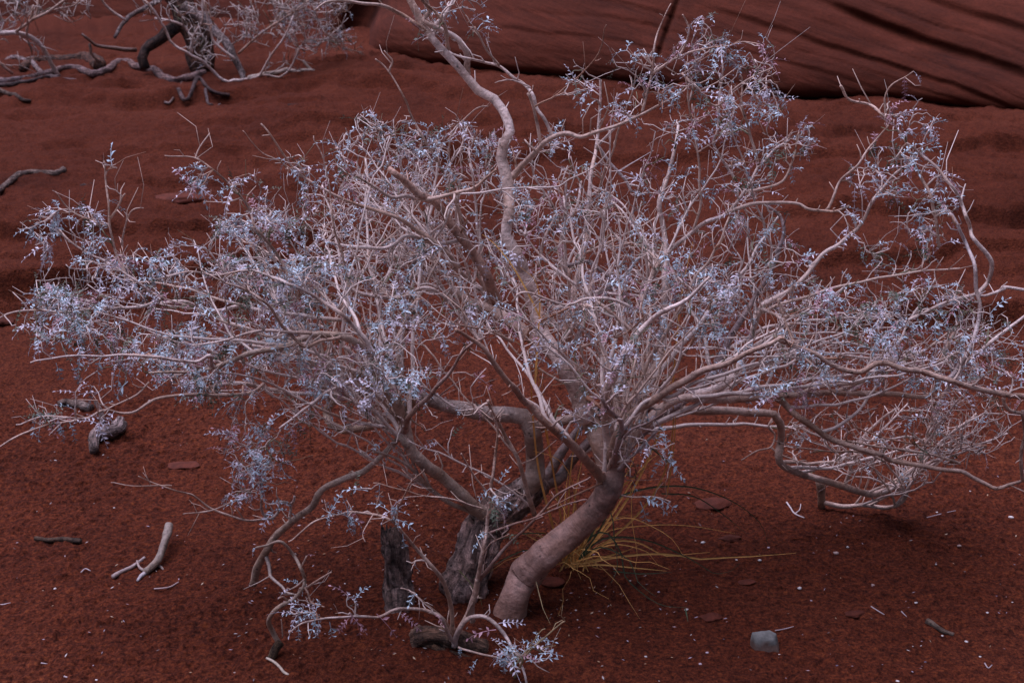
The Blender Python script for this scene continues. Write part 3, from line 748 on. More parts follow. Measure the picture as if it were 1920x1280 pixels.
# ------------------------------------------------------------------ crown: twigs grown towards points spread through each clump
# clump: shrub, centre px, radii px, number, leafiness, distance range
CL = [
 ('B', 330, 565, 265, 115, 420, 0.85, 2.42, 3.05), ('B', 120, 600, 90, 55, 60, 0.7, 2.45, 2.75), ('B', 430, 375, 85, 55, 45, 1.0, 2.5, 2.75),
 ('B', 120, 430, 75, 45, 38, 0.6, 2.6, 2.8), ('B', 215, 340, 30, 45, 10, 0.9, 2.62, 2.75), ('B', 500, 480, 130, 75, 190, 0.8, 2.5, 3.0),
 ('B', 450, 690, 160, 60, 120, 0.7, 2.45, 2.9), ('B', 250, 690, 160, 40, 50, 0.8, 2.35, 2.7), ('B', 640, 610, 130, 120, 190, 0.5, 2.5, 3.0), ('B', 715, 300, 95, 95, 170, 0.35, 2.85, 3.3),
 ('B', 730, 420, 130, 80, 260, 0.08, 2.8, 3.3), ('B', 850, 300, 80, 75, 90, 0.3, 2.8, 3.2), ('B', 560, 350, 60, 60, 35, 0.5, 2.6, 2.9),
 ('B', 800, 560, 110, 90, 110, 0.2, 2.6, 3.1), ('B', 700, 690, 90, 55, 70, 0.8, 2.4, 2.7), ('B', 480, 835, 65, 60, 45, 0.7, 2.45, 2.7), ('B', 490, 915, 60, 40, 16, 0.7, 2.5, 2.65),
 ('B', 740, 800, 150, 70, 26, 0.1, 2.5, 2.75), ('B', 130, 790, 110, 25, 14, 1.0, 2.32, 2.45), ('B', 600, 760, 90, 60, 40, 0.4, 2.45, 2.8), ('B', 860, 720, 80, 90, 26, 0.15, 2.5, 2.8),
 ('A', 900, 520, 150, 120, 120, 0.25, 2.6, 3.2), ('A', 1080, 490, 170, 140, 230, 0.45, 2.6, 3.3), ('A', 1170, 150, 130, 65, 90, 0.9, 2.75, 3.1),
 ('A', 1385, 140, 90, 85, 100, 1.0, 2.7, 3.1), ('A', 1310, 60, 50, 40, 20, 0.9, 2.75, 2.9), ('A', 1330, 310, 130, 110, 105, 0.6, 2.75, 3.2), ('A', 1480, 250, 50, 60, 26, 0.7, 2.85, 3.1),
 ('A', 1250, 560, 150, 80, 190, 0.6, 2.55, 3.1), ('A', 1400, 520, 130, 110, 120, 0.45, 2.7, 3.1), ('A', 1570, 630, 140, 90, 220, 0.9, 2.5, 3.0),
 ('A', 1740, 625, 140, 90, 170, 0.45, 2.55, 3.0), ('A', 1690, 400, 110, 110, 80, 0.7, 2.75, 3.0), ('A', 1690, 240, 60, 70, 26, 0.7, 2.85, 2.95),
 ('B', 1670, 825, 200, 75, 170, 0.05, 2.8, 3.1), ('A', 1850, 690, 90, 80, 90, 0.3, 2.55, 2.9), ('A', 1215, 855, 75, 50, 30, 0.8, 2.5, 2.75),
 ('A', 850, 25, 75, 40, 36, 0.55, 2.85, 3.1), ('A', 1080, 630, 110, 80, 110, 0.5, 2.5, 2.9), ('A', 1150, 740, 110, 70, 60, 0.25, 2.5, 2.8),
 ('A', 1000, 330, 110, 90, 110, 0.35, 2.85, 3.25), ('B', 1800, 800, 110, 60, 90, 0.1, 2.75, 3.0), ('A', 1560, 560, 120, 50, 40, 0.3, 2.7, 3.0), ('A', 1450, 690, 120, 60, 70, 0.5, 2.5, 2.9),
 ('C', 990, 1230, 55, 42, 34, 1.0, 2.34, 2.44), ('C', 690, 1145, 130, 35, 16, 0.9, 2.32, 2.44), ('C', 690, 950, 90, 50, 14, 0.9, 2.3, 2.42), ('C', 920, 960, 40, 50, 10, 0.9, 2.36, 2.46), ('C', 760, 1085, 40, 40, 5, 0.8, 2.36, 2.46),
 ('B', 585, 1090, 40, 50, 6, 0.5, 2.55, 2.62),
]

def mid_stems(s_key, clumps, lo=0.20, hi=0.62):
    """fairly straight stems, finger to pencil thick, that rise from the limbs and carry the twigs"""
    s = S[s_key]
    SK = np.vstack([c[:, :4] for c, _ in s.skel]); TG = np.vstack([np.gradient(c[:, :3], axis=0) for c, _ in s.skel])
    TG /= np.linalg.norm(TG, axis=1)[:, None] + 1e-9
    big = SK[:, 3] > 0.0042
    SK = SK[big]; TG = TG[big]; out = []
    for (cx, cy, rx, ry, num, Y0, Y1) in clumps:
        for _ in range(num):
            a = rng.uniform(0, 2 * math.pi); q = math.sqrt(rng.uniform(0.05, 1))
            t = at(cx + rx * q * math.cos(a), cy + ry * q * math.sin(a), rng.uniform(Y0, Y1))
            v = t - SK[:, :3]; d = np.linalg.norm(v, axis=1)
            cs = np.sum(v * TG, 1) / (d + 1e-6)
            cost = np.abs(d - rng.uniform(lo, hi)) + 0.5 * (cs < 0.25) + 0.35 * (v[:, 2] < 0.02) + rng.random(len(d)) * 0.05 + 0.22 * (SK[:, 3] > 0.0125)
            j = int(np.argmin(cost)); dist = d[j]
            if dist > hi * 1.4: continue
            dv = v[j] / dist
            m = max(5, int(dist / 0.03)); u = np.linspace(0, 1, m + 1)[:, None]
            t0 = TG[j] * 0.5 + dv * 0.8; t1 = dv + np.array([0, 0, rng.normal(0.25, 0.25)])
            h = (2 * u ** 3 - 3 * u ** 2 + 1) * SK[j, :3] + (u ** 3 - 2 * u ** 2 + u) * dist * t0 + (-2 * u ** 3 + 3 * u ** 2) * t + (u ** 3 - u ** 2) * dist * 0.8 * t1
            k = np.cumsum(rng.normal(0, 0.0035, (m + 1, 3)), 0); k -= u * k[-1]; h += k - k[0]
            r0 = min(SK[j, 3] * 0.65, 0.0024 + 0.0068 * dist) * rng.uniform(0.85, 1.2)
            C = np.column_stack([h, r0 + (max(0.0012, r0 * 0.38) - r0) * u[:, 0] ** 0.8])
            if C[:, 2].min() < 0.1: C[:, 2] = np.maximum(C[:, 2], ground_h(C[:, 0], C[:, 1]) + 0.01)
            c = np.array(PALE if rng.random() < 0.7 else MID) * rng.uniform(0.85, 1.08)
            out.append((C, c))
    for C, c in out:
        s.twigs.append((C, c, 0.9 + np.linalg.norm(C[-1, :3] - C[0, :3]), 0.35))
        s.skel.append((C, c))

def grow(s_key, pts_leaf):
    s = S[s_key]
    SK = np.vstack([c[:, :4] for c, _ in s.skel])
    TG = np.vstack([np.gradient(c[:, :3], axis=0) for c, _ in s.skel])
    TG /= np.linalg.norm(TG, axis=1)[:, None] + 1e-9
    CO = np.vstack([np.broadcast_to(cc, (len(c), 3)) for c, cc in s.skel])
    cap = len(SK) + len(pts_leaf) * 14
    P = np.zeros((cap, 3), np.float32); R = np.zeros(cap); D = np.zeros((cap, 3), np.float32); K = np.zeros((cap, 3)); n = len(SK)
    P[:n] = SK[:, :3]; R[:n] = SK[:, 3]; D[:n] = TG; K[:n] = CO
    T = np.array([p[0] for p in pts_leaf], np.float32); leafy = np.array([p[1] for p in pts_leaf])
    # nearest first, so the crown builds outwards
    def tree_of(k):
        kd = kdtree.KDTree(k)
        for q, p in enumerate(P[:k].tolist()): kd.insert(p, q)
        kd.balance()
        return kd
    kd = tree_of(n); nk = n
    d0 = np.array([kd.find(t)[2] for t in T.tolist()])
    for i in np.argsort(d0):
        t = T[i]
        if n - nk > 600:
            kd = tree_of(n); nk = n
        cand = np.array([q[1] for q in kd.find_n(t.tolist(), 60)] + list(range(nk, n)))
        v = t - P[cand]
        d = np.sqrt(np.einsum('ij,ij->i', v, v))
        cosang = np.einsum('ij,ij->i', v, D[cand]) / (d + 1e-6)
        cost = d * (1.0 + 0.7 * (cosang < 0.1) + 1.2 * (cosang < -0.4)) + 0.10 * (d < 0.035) + 0.12 * (v[:, 2] < -0.04)
        j = int(np.argmin(cost))
        dist = float(d[j])
        if dist < 0.012 or dist > 0.55: continue
        dv = v[j] / dist
        j = int(cand[j])
        t0 = D[j] * 0.55 + dv * 0.65 + rng.normal(0, 0.17, 3)
        t0 /= np.linalg.norm(t0)
        t1 = dv * 0.8 + np.array([0, 0, rng.normal(0.12, 0.25)]) + rng.normal(0, 0.22, 3)
        t1 /= np.linalg.norm(t1)
        m = max(4, min(12, int(dist / 0.022)))
        u = np.linspace(0, 1, m + 1)[:, None]
        h = (2 * u ** 3 - 3 * u ** 2 + 1) * P[j] + (u ** 3 - 2 * u ** 2 + u) * dist * 1.1 * t0 + (-2 * u ** 3 + 3 * u ** 2) * t + (u ** 3 - u ** 2) * dist * 0.9 * t1
        h[1:] += rng.normal(0, 0.0018 + 0.008 * dist, (m, 3)) * np.minimum(1, u[1:] * 3)
        r0 = min(R[j] * 0.72, 0.0023 + 0.0145 * dist) * rng.uniform(0.7, 1.3)
        r0 = max(r0, 0.0013)
        r1 = max(0.0008, r0 * 0.42)
        rr = r0 + (r1 - r0) * u[:, 0]
        cbase = K[j] * 0.55 + np.array(PALE) * 0.45
        cj = cbase * rng.uniform(0.62, 1.10)
        if rng.random() < 0.16: cj = np.array(BROWN) * rng.uniform(0.6, 1.0)
        if rng.random() < 0.06: cj = np.array((0.17, 0.15, 0.08))
        C = np.column_stack([h, rr])
        if C[:, 2].min() < 0.12:
            C[:, 2] = np.maximum(C[:, 2], ground_h(C[:, 0], C[:, 1]) + 0.004)
        s.twigs.append((C, cj, dist, leafy[i]))
        dd = np.gradient(h, axis=0); dd /= np.linalg.norm(dd, axis=1)[:, None] + 1e-9
        if n + m + 1 < cap:
            P[n:n + m] = h[1:]; R[n:n + m] = rr[1:]; D[n:n + m] = dd[1:]; K[n:n + m] = cbase; n += m

targets = {'A': [], 'B': [], 'C': []}
for (k, cx, cy, rx, ry, num, leafy, Y0, Y1) in CL:
    for _ in range(int(num * (0.52 if leafy > 0.75 else 0.9))):
        a = rng.uniform(0, 2 * math.pi); q = math.sqrt(rng.uniform(0, 1)) ** 0.9
        if rng.random() < 0.12: q *= 1.18
        px = cx + rx * q * math.cos(a); py = cy + ry * q * math.sin(a)
        Y = rng.uniform(Y0, Y1)
        p = at(px, py, Y)
        if p[2] < 0.15 and p[2] < ground_h(p[0], p[1]) + 0.03: continue
        targets[k].append((p, leafy))
mid_stems('B', [(720, 380, 150, 130, 19, 2.8, 3.2), (520, 470, 160, 80, 14, 2.6, 3.0), (330, 540, 180, 90, 12, 2.5, 2.9), (850, 300, 90, 80, 10, 2.9, 3.2), (560, 680, 140, 70, 8, 2.5, 2.8)])
mid_stems('A', [(1080, 430, 180, 160, 19, 2.7, 3.2), (1300, 430, 180, 140, 13, 2.7, 3.1), (1300, 180, 140, 90, 6, 2.8, 3.1), (1560, 600, 150, 90, 9, 2.6, 3.0), (1760, 600, 110, 110, 11, 2.6, 3.0), (1230, 620, 130, 80, 7, 2.5, 2.9), (1000, 560, 120, 90, 12, 2.5, 2.9)])
mid_stems('B', [(1680, 800, 190, 60, 13, 2.8, 3.1), (1800, 760, 110, 70, 7, 2.7, 3.0), (1620, 850, 120, 40, 4, 2.9, 3.08)], 0.15, 0.5)
for k in 'ABC':
    grow(k, targets[k])

# short thorny spurs on thin wood, and bare shoot ends
spur_store = {}
for k in 'ABC':
    s = S[k]; sp = []
    src = [(c, cc, 0.14) for c, cc in s.skel if c[:, 3].mean() >= 0.0065] + [(C, c, 0.30) for C, c, _, lf in s.twigs] + [(c, cc, 0.25) for c, cc in s.skel if c[:, 3].mean() < 0.0065]
    for C, c, pr in src:
        m = len(C)
        if m < 3: continue
        for i in range(1, m):
            step = np.linalg.norm(C[i, :3] - C[i - 1, :3])
            if rng.random() > pr * step / 0.018: continue
            T = C[i, :3] - C[i - 1, :3]; T /= np.linalg.norm(T) + 1e-9
            q = rng.normal(0, 1, 3) + np.array([0, 0, 0.9]); q -= T * (q @ T); q /= np.linalg.norm(q) + 1e-9
            d = T * rng.uniform(0.3, 1.0) + q; d /= np.linalg.norm(d)
            L = rng.uniform(0.010, 0.045) if rng.random() < 0.75 else rng.uniform(0.04, 0.10)
            r0 = min(C[i, 3] * 0.7, 0.0016)
            if C[i, 3] > 0.006:
                L = rng.uniform(0.012, 0.028) + C[i, 3]; r0 = rng.uniform(0.0016, 0.003)
            mid = C[i, :3] + d * L * 0.5 + rng.normal(0, L * 0.09, 3)
            end = C[i, :3] + d * L + rng.normal(0, L * 0.12, 3) + np.array([0, 0, L * 0.1])
            cc2 = np.array(c) * rng.uniform(0.8, 1.15)
            sp.append((np.array([[*C[i, :3], r0], [*mid, r0 * 0.75], [*end, r0 * 0.4]]), cc2))
    spur_store[k] = sp

# ------------------------------------------------------------------ leaves
def leaf_mesh(variant):
    r = np.random.default_rng(100 + variant)
    kind = variant % 4
    base = [(0.45, 0.56, 0.62), (0.62, 0.57, 0.63), (0.42, 0.22, 0.25), (0.085, 0.10, 0.06)][kind]
    npair = r.integers(3, 7)
    curl = r.uniform(0.5, 1.3)
    V, T, Cc = [], [], []
    ts = np.linspace(0, 1, npair + 2)
    def rp(t):
        a = curl * t
        return np.array([math.sin(a) / curl, 0, (math.cos(a) - 1) / curl]), np.array([math.cos(a), 0, -math.sin(a)])
    # rachis: thin triangular rod
    for i, t in enumerate(ts):
        p, d = rp(t); up = np.array([-d[2], 0, d[0]])
        wr = 0.016 * (1 - 0.6 * t)
        for a in range(3):
            an = a * 2.094 + 0.5
            V.append(p + wr * (math.cos(an) * np.array([0, 1, 0]) + math.sin(an) * up)); Cc.append(np.array(base) * 1.05)
    for i in range(len(ts) - 1):
        for a in range(3):
            b = (a + 1) % 3
            T += [(i * 3 + a, i * 3 + b, (i + 1) * 3 + b), (i * 3 + a, (i + 1) * 3 + b, (i + 1) * 3 + a)]
    for i, t in enumerate(ts[1:]):
        p, d = rp(t); up = np.array([-d[2], 0, d[0]])
        sides = (1, -1) if i < npair else (0,)
        for sd in sides:
            if r.random() < 0.18: continue
            L = (0.16 + 0.45 / (npair + 2)) * r.uniform(0.65, 1.3) * (1 - 0.25 * t); wd = L * r.uniform(0.14, 0.27)
            lift = r.uniform(-0.5, 0.9)
            out = np.array([0, sd, 0]) if sd else d
            dirv = out * 0.85 + d * 0.5 + up * lift if sd else d + up * 0.1
            dirv /= np.linalg.norm(dirv)
            side = np.cross(up, dirv); side /= np.linalg.norm(side) + 1e-9
            nrm = np.cross(dirv, side)
            fold = r.uniform(0.1, 1.0) * wd
            b0 = p
            m1 = p + dirv * L * 0.55 - nrm * L * 0.02
            tip = p + dirv * L - np.array([0, 0, 1]) * L * r.uniform(0.0, 0.3)
            l1 = p + dirv * L * 0.5 + side * wd + nrm * fold; r1 = p + dirv * L * 0.5 - side * wd + nrm * fold
            k = len(V)
            V += [b0, l1, tip, r1, m1]
            c = np.array(base) * r.uniform(0.7, 1.25)
            Cc += [c] * 5
            T += [(k, k + 4, k + 1), (k + 4, k + 2, k + 1), (k, k + 3, k + 4), (k + 4, k + 3, k + 2)]
    return np.array(V), np.array(T), np.array(Cc)
NV = 24
LV = [leaf_mesh(i) for i in range(NV)]
LM = []
for i, (V, T, Cc) in enumerate(LV):
    me = mesh_from('leaf', V, None, T, None, Cc, smooth=False)
    me.materials.append(M_LEAF)
    LM.append(me)

def leaf_frame(pos, d, size):
    d = d / (np.linalg.norm(d) + 1e-9)
    up = np.array([0, 0, 1.0]) + rng.normal(0, 0.25, 3)
    y = np.cross(up, d); y /= np.linalg.norm(y) + 1e-9
    z = np.cross(d, y)
    return pos, np.column_stack([d, y, z]) * size

def put_leaves(s):
    out = []
    for C, c, dist, lf in s.twigs:
        m = len(C)
        if lf <= 0: continue
        nl = rng.poisson((3.0 if C[0, 0] > -0.1 else 3.8) * lf * (2.0 if rng.random() < 0.42 else 0.3))
        # a twig's own kind of leaf, with odd ones
        kd = rng.choice(4, p=[0.42, 0.25, 0.12, 0.21])
        for _ in range(nl):
            i = int(min(m - 1, max(1, round(m * rng.uniform(0.25, 1.05)))))
            T = C[i, :3] - C[i - 1, :3]; T /= np.linalg.norm(T) + 1e-9
            q = rng.normal(0, 1, 3); q -= T * (q @ T); q /= np.linalg.norm(q) + 1e-9
            d = T * rng.uniform(0.1, 0.9) + q + np.array([0, 0, rng.uniform(-0.5, 0.35)])
            size = rng.uniform(0.020, 0.048) if rng.random() < 0.85 else rng.uniform(0.04, 0.055)
            kk = kd if rng.random() < 0.7 else rng.choice(4, p=[0.5, 0.25, 0.1, 0.15])
            var = int(kk + 4 * rng.integers(0, NV // 4))
            pos, M = leaf_frame(C[i, :3], d, size)
            out.append((pos, M, var, size))
    return out

# leaves seen singly in the photograph: px, py, direction on the picture, size px, kind, distance, shrub
SINGLE = [
 (590, 1160, 10, 70, 60, 0, 2.33, 'C'), (618, 1165, 14, 70, 56, 0, 2.32, 'C'), (560, 1172, -2, 60, 48, 0, 2.32, 'C'), (655, 1150, 25, 25, 50, 2, 2.34, 'C'),
 (668, 1158, 10, 40, 44, 2, 2.34, 'C'), (706, 1150, 36, 34, 60, 2, 2.38, 'C'), (748, 1148, 34, 22, 52, 2, 2.4, 'C'), (655, 1158, -30, 30, 44, 2, 2.33, 'C'),
 (712, 905, -2, 50, 55, 0, 2.33, 'C'), (690, 920, -40, -10, 45, 0, 2.33, 'C'), (745, 945, -14, 35, 44, 0, 2.34, 'C'), (668, 965, 20, 50, 50, 2, 2.3, 'C'), (755, 1000, 6, 40, 44, 0, 2.35, 'C'),
 (1205, 930, 60, 25, 64, 0, 2.56, 'A'), (1228, 931, 45, 18, 56, 0, 2.55, 'A'), (1200, 940, 24, 50, 60, 0, 2.58, 'A'), (1250, 860, 40, 40, 55, 0, 2.55, 'A'),
 (950, 1225, -10, 45, 55, 0, 2.36, 'C'), (962, 1213, -40, 22, 44, 0, 2.36, 'C'), (986, 1240, 60, -20, 55, 0, 2.35, 'C'), (1000, 1205, 34, 16, 40, 1, 2.34, 'C'), (1010, 1225, 40, -6, 44, 0, 2.33, 'C'),
 (930, 1180, -60, 4, 64, 2, 2.38, 'C'), (935, 1168, 60, -12, 50, 1, 2.38, 'C'), (895, 1235, -24, 30, 40, 0, 2.4, 'C'), (865, 1213, -6, 26, 26, 0, 2.42, 'C'),
 (240, 715, -50, 40, 56, 0, 2.35, 'B'), (150, 670, -6, 50, 50, 0, 2.35, 'B'), (190, 670, -20, 44, 48, 0, 2.35, 'B'), (105, 680, 12, 40, 44, 0, 2.32, 'B'),
 (130, 790, 14, 38, 48, 0, 2.33, 'B'), (112, 795, 10, 36, 40, 0, 2.33, 'B'), (75, 800, -6, 30, 36, 0, 2.32, 'B'), (215, 770, -18, 26, 40, 1, 2.38, 'B'),
 (360, 320, -26, 12, 36, 0, 2.6, 'B'), (400, 330, -50, 14, 52, 0, 2.6, 'B'), (440, 350, -46, 6, 46, 0, 2.6, 'B'), (1660, 590, 40, 45, 60, 0, 2.6, 'A'), (1755, 580, 40, 30, 55, 0, 2.6, 'A'),
 (1695, 145, 4, 46, 44, 2, 2.88, 'A'), (1713, 134, 22, 20, 34, 1, 2.88, 'A'), (1720, 240, -40, 14, 44, 1, 2.86, 'A'), (920, 915, -34, 20, 40, 0, 2.4, 'C'), (915, 930, 45, 20, 44, 0, 2.4, 'C'), (935, 905, 14, -30, 36, 0, 2.4, 'C'),
]
for (px, py, dx, dy, sz, kd, Y, k) in SINGLE:
    p = at(px, py, Y); e = at(px + dx, py + dy, Y - 0.01)
    _, _, z = topx(p)
    size = sz * z / F
    pos, M = leaf_frame(p, e - p, size)
    # turn so that the leaf shows its face to the viewer, as these hanging ones do
    view = CAM - p; view /= np.linalg.norm(view)
    d = (e - p) / np.linalg.norm(e - p)
    zz = view * 0.75 + np.array([0, 0, 0.5]); y = np.cross(zz, d); y /= np.linalg.norm(y); zz = np.cross(d, y)
    M = np.column_stack([d, y, zz]) * size
    S[k].leaves.append((pos, M, int(kd + 4 * rng.integers(0, NV // 4)), 1.0))

for k in 'ABC':
    s = S[k]
    # the longest, nearest shoots are branches of their own; the rest is one part
    tw = sorted(s.twigs, key=lambda t: -t[2] / np.linalg.norm(t[0][0, :3] - CAM) ** 2)
    nb = sum(1 for t in TR if t[0] == k)
    cut = {'A': 290, 'B': 290, 'C': 80}[k] - nb
    for C, c, dist, lf in tw[:cut]:
        add_tube(s, catmull(C, 0.012), c, 'branch', M_TWIG, 6)
    rest = [tube(C, 5, c) for C, c, _, _ in tw[cut:]] + [tube(C, 4, c) for C, c in spur_store[k]]
    if rest:
        V, Q, T, uv, cc = join(rest)
        o = link('twigs', mesh_from('twigs', V - s.base, Q, T, uv, cc), M_TWIG, s.root)
        o['kind'] = 'stuff'
    lv = put_leaves(s)
    near = s.leaves + sorted(lv, key=lambda l: -l[3] / np.linalg.norm(l[0] - CAM))
    ncut = 290 if k != 'C' else 150
    for pos, M, var, _ in near[:ncut]:
        o = bpy.data.objects.new('leaf', LM[var])
        mw = Matrix.Identity(4)
        for a in range(3):
            for b in range(3): mw[a][b] = M[a, b]
            mw[a][3] = pos[a] - s.base[a]
        o.parent = s.root
        o.matrix_local = mw
        col.objects.link(o)
    rest = near[ncut:]
    if rest:
        Vs, Ts, Cs = [], [], []; off = 0
        for pos, M, var, _ in rest:
            V, T, Cc = LV[var]
            Vs.append(V @ M.T + (pos - s.base)); Ts.append(T + off); Cs.append(Cc * rng.uniform(0.85, 1.12)); off += len(V)
        o = link('foliage', mesh_from('foliage', np.vstack(Vs), None, np.vstack(Ts), None, np.vstack(Cs), smooth=False), M_LEAF, s.root)
        o['kind'] = 'stuff'
    print('SHRUB', k, len(s.twigs), len(lv), len(spur_store[k]))

# low stump's body under the sprouts
def wood_obj(name, pts, w0, w1, Y0, Y1, c, mat, root, sides=28, lump=0.2, seed=1, step=0.006, taper_end=None, base=None):
    C = trace(pts, w0, w1, Y0, Y1, step=step)
    V, Q, T, uv, cc = tube(C, sides, c, lump, seed)
    b = np.zeros(3) if base is None else base
    return link(name, mesh_from(name, V - b, Q, T, uv, cc), mat, root)

sC = S['C']
wood_obj('stump_body', '786,1200 806,1192 832,1190 862,1196 890,1208 915,1222', 40, 44, 2.53, 2.50, (0.24, 0.14, 0.09), M_OLD, sC.root, 48, 0.28, 31, base=sC.base)
wood_obj('root', '812,1212 850,1226 895,1236 930,1240', 16, 12, 2.50, 2.47, (0.20, 0.11, 0.06), M_OLD, sC.root, 20, 0.25, 33, base=sC.base)

# ------------------------------------------------------------------ dead stump standing left of the gnarled trunk
def ground_thing_wood(name, label, cat, pts, w0, w1, c, mat=None, lift=0.5, lump=0.12, sides=16, seed=3, group=None, extra=(), raise_px=None):
    """sticks and logs lying on the sand; pts trace the contact line"""
    p = P2(pts)
    G = atg(p[:, 0], p[:, 1])
    _, _, z = topx(G)
    t = np.linspace(0, 1, len(p))
    r = (w0 + (w1 - w0) * t) / 2 * z / F
    G[:, 2] += r * lift
    if raise_px is not None: G[:, 2] += np.array(raise_px)
    C = catmull(np.column_stack([G, r]), max(0.004, r.mean() * 0.6))
    C[:, 2] = np.maximum(C[:, 2], ground_h(C[:, 0], C[:, 1]) + C[:, 3] * min(lift, 0.5))
    if len(C) > 12:
        kw = np.ones(len(C) // 6 * 2 + 1); kw /= kw.sum()
        C[:, 2] = 0.25 * C[:, 2] + 0.75 * np.convolve(np.pad(C[:, 2], len(kw) // 2, mode='edge'), kw, mode='valid')
    C[:, 3] *= 1 + 0.16 * noise2(np.arange(len(C)) * 0.35, np.zeros(len(C)) + seed, 3)
    V, Q, T, uv, cc = tube(C, sides, c, lump, seed)
    b = G[0].copy(); b[2] -= r[0] * lift
    if not extra:
        o = link(name, mesh_from(name, V - b, Q, T, uv, cc), mat or M_OLD, None, b)
        return tag(o, label, cat, group)
    root = thing(name, label, cat, b, group)
    link('stem', mesh_from('stem', V - b, Q, T, uv, cc), mat or M_OLD, root)
    for (nm, ep, ew0, ew1, ec, rz) in extra:
        p = P2(ep); G = atg(p[:, 0], p[:, 1]); _, _, z = topx(G)
        t = np.linspace(0, 1, len(p)); r = (ew0 + (ew1 - ew0) * t) / 2 * z / F
        G[:, 2] += r * lift + np.array(rz)
        C = catmull(np.column_stack([G, r]), max(0.003, r.mean() * 0.7))
        V, Q, T, uv, cc = tube(C, max(6, sides // 2), ec, lump, seed + 1)
        link(nm, mesh_from(nm, V - b, Q, T, uv, cc), mat or M_OLD, root)
    return root

b = atg([745], [1150])[0]
st = thing('stump', 'upright rotten dark stump with cracked bark and broken pale rim, left of the gnarled trunk', 'stump', b)
wood_obj('stump_trunk', '752,1162 750,1130 746,1095 740,1050 735,1015 731,1000', 60, 38, 2.665, 2.70, (0.30, 0.21, 0.18), M_OLD, st, 64, 0.26, 41, base=b)
for q in range(13):
    a = q / 13 * 2 * math.pi
    x = 731 + 15 * math.cos(a); y = 996 + 4 * math.sin(a)
    hh = random.uniform(0, 16) if math.cos(a) < 0.2 else random.uniform(-4, 5)
    wood_obj('bark_shard', f'{x + 2:.1f},{y + 24:.1f} {x:.1f},{y + 8:.1f} {x - 1:.1f},{y - hh:.1f}', 8, 2.5, 2.70 + 0.014 * math.sin(a), 2.70 + 0.014 * math.sin(a), (0.30, 0.25, 0.235), M_OLD, st, 6, 0.1, 50 + q, base=b)

# ------------------------------------------------------------------ grass clump behind the leaning trunk
def blade_mesh(C, wid, c, base):
    P = C; n = len(P)
    T = np.gradient(P, axis=0); T /= np.linalg.norm(T, axis=1)[:, None]
    view = np.array([rng.normal(0, 0.5), -1, 0.5]); view /= np.linalg.norm(view)
    Sd = np.cross(T, view); Sd /= np.linalg.norm(Sd, axis=1)[:, None] + 1e-9
    Nn = np.cross(Sd, T)
    t = np.linspace(0, 1, n)
    wv = (wid * (1 - 0.85 * t ** 2))[:, None]
    A = P - Sd * wv / 2; B_ = P - Nn * wv * 0.25; Cc = P + Sd * wv / 2
    V = np.stack([A, B_, Cc], 1).reshape(-1, 3)
    i = np.arange(n - 1) * 3
    Q = np.vstack([np.stack([i, i + 1, i + 4, i + 3], -1), np.stack([i + 1, i + 2, i + 5, i + 4], -1)])
    return mesh_from('blade', V - base, Q, None, None, np.broadcast_to(np.array(c), (len(V), 3)))

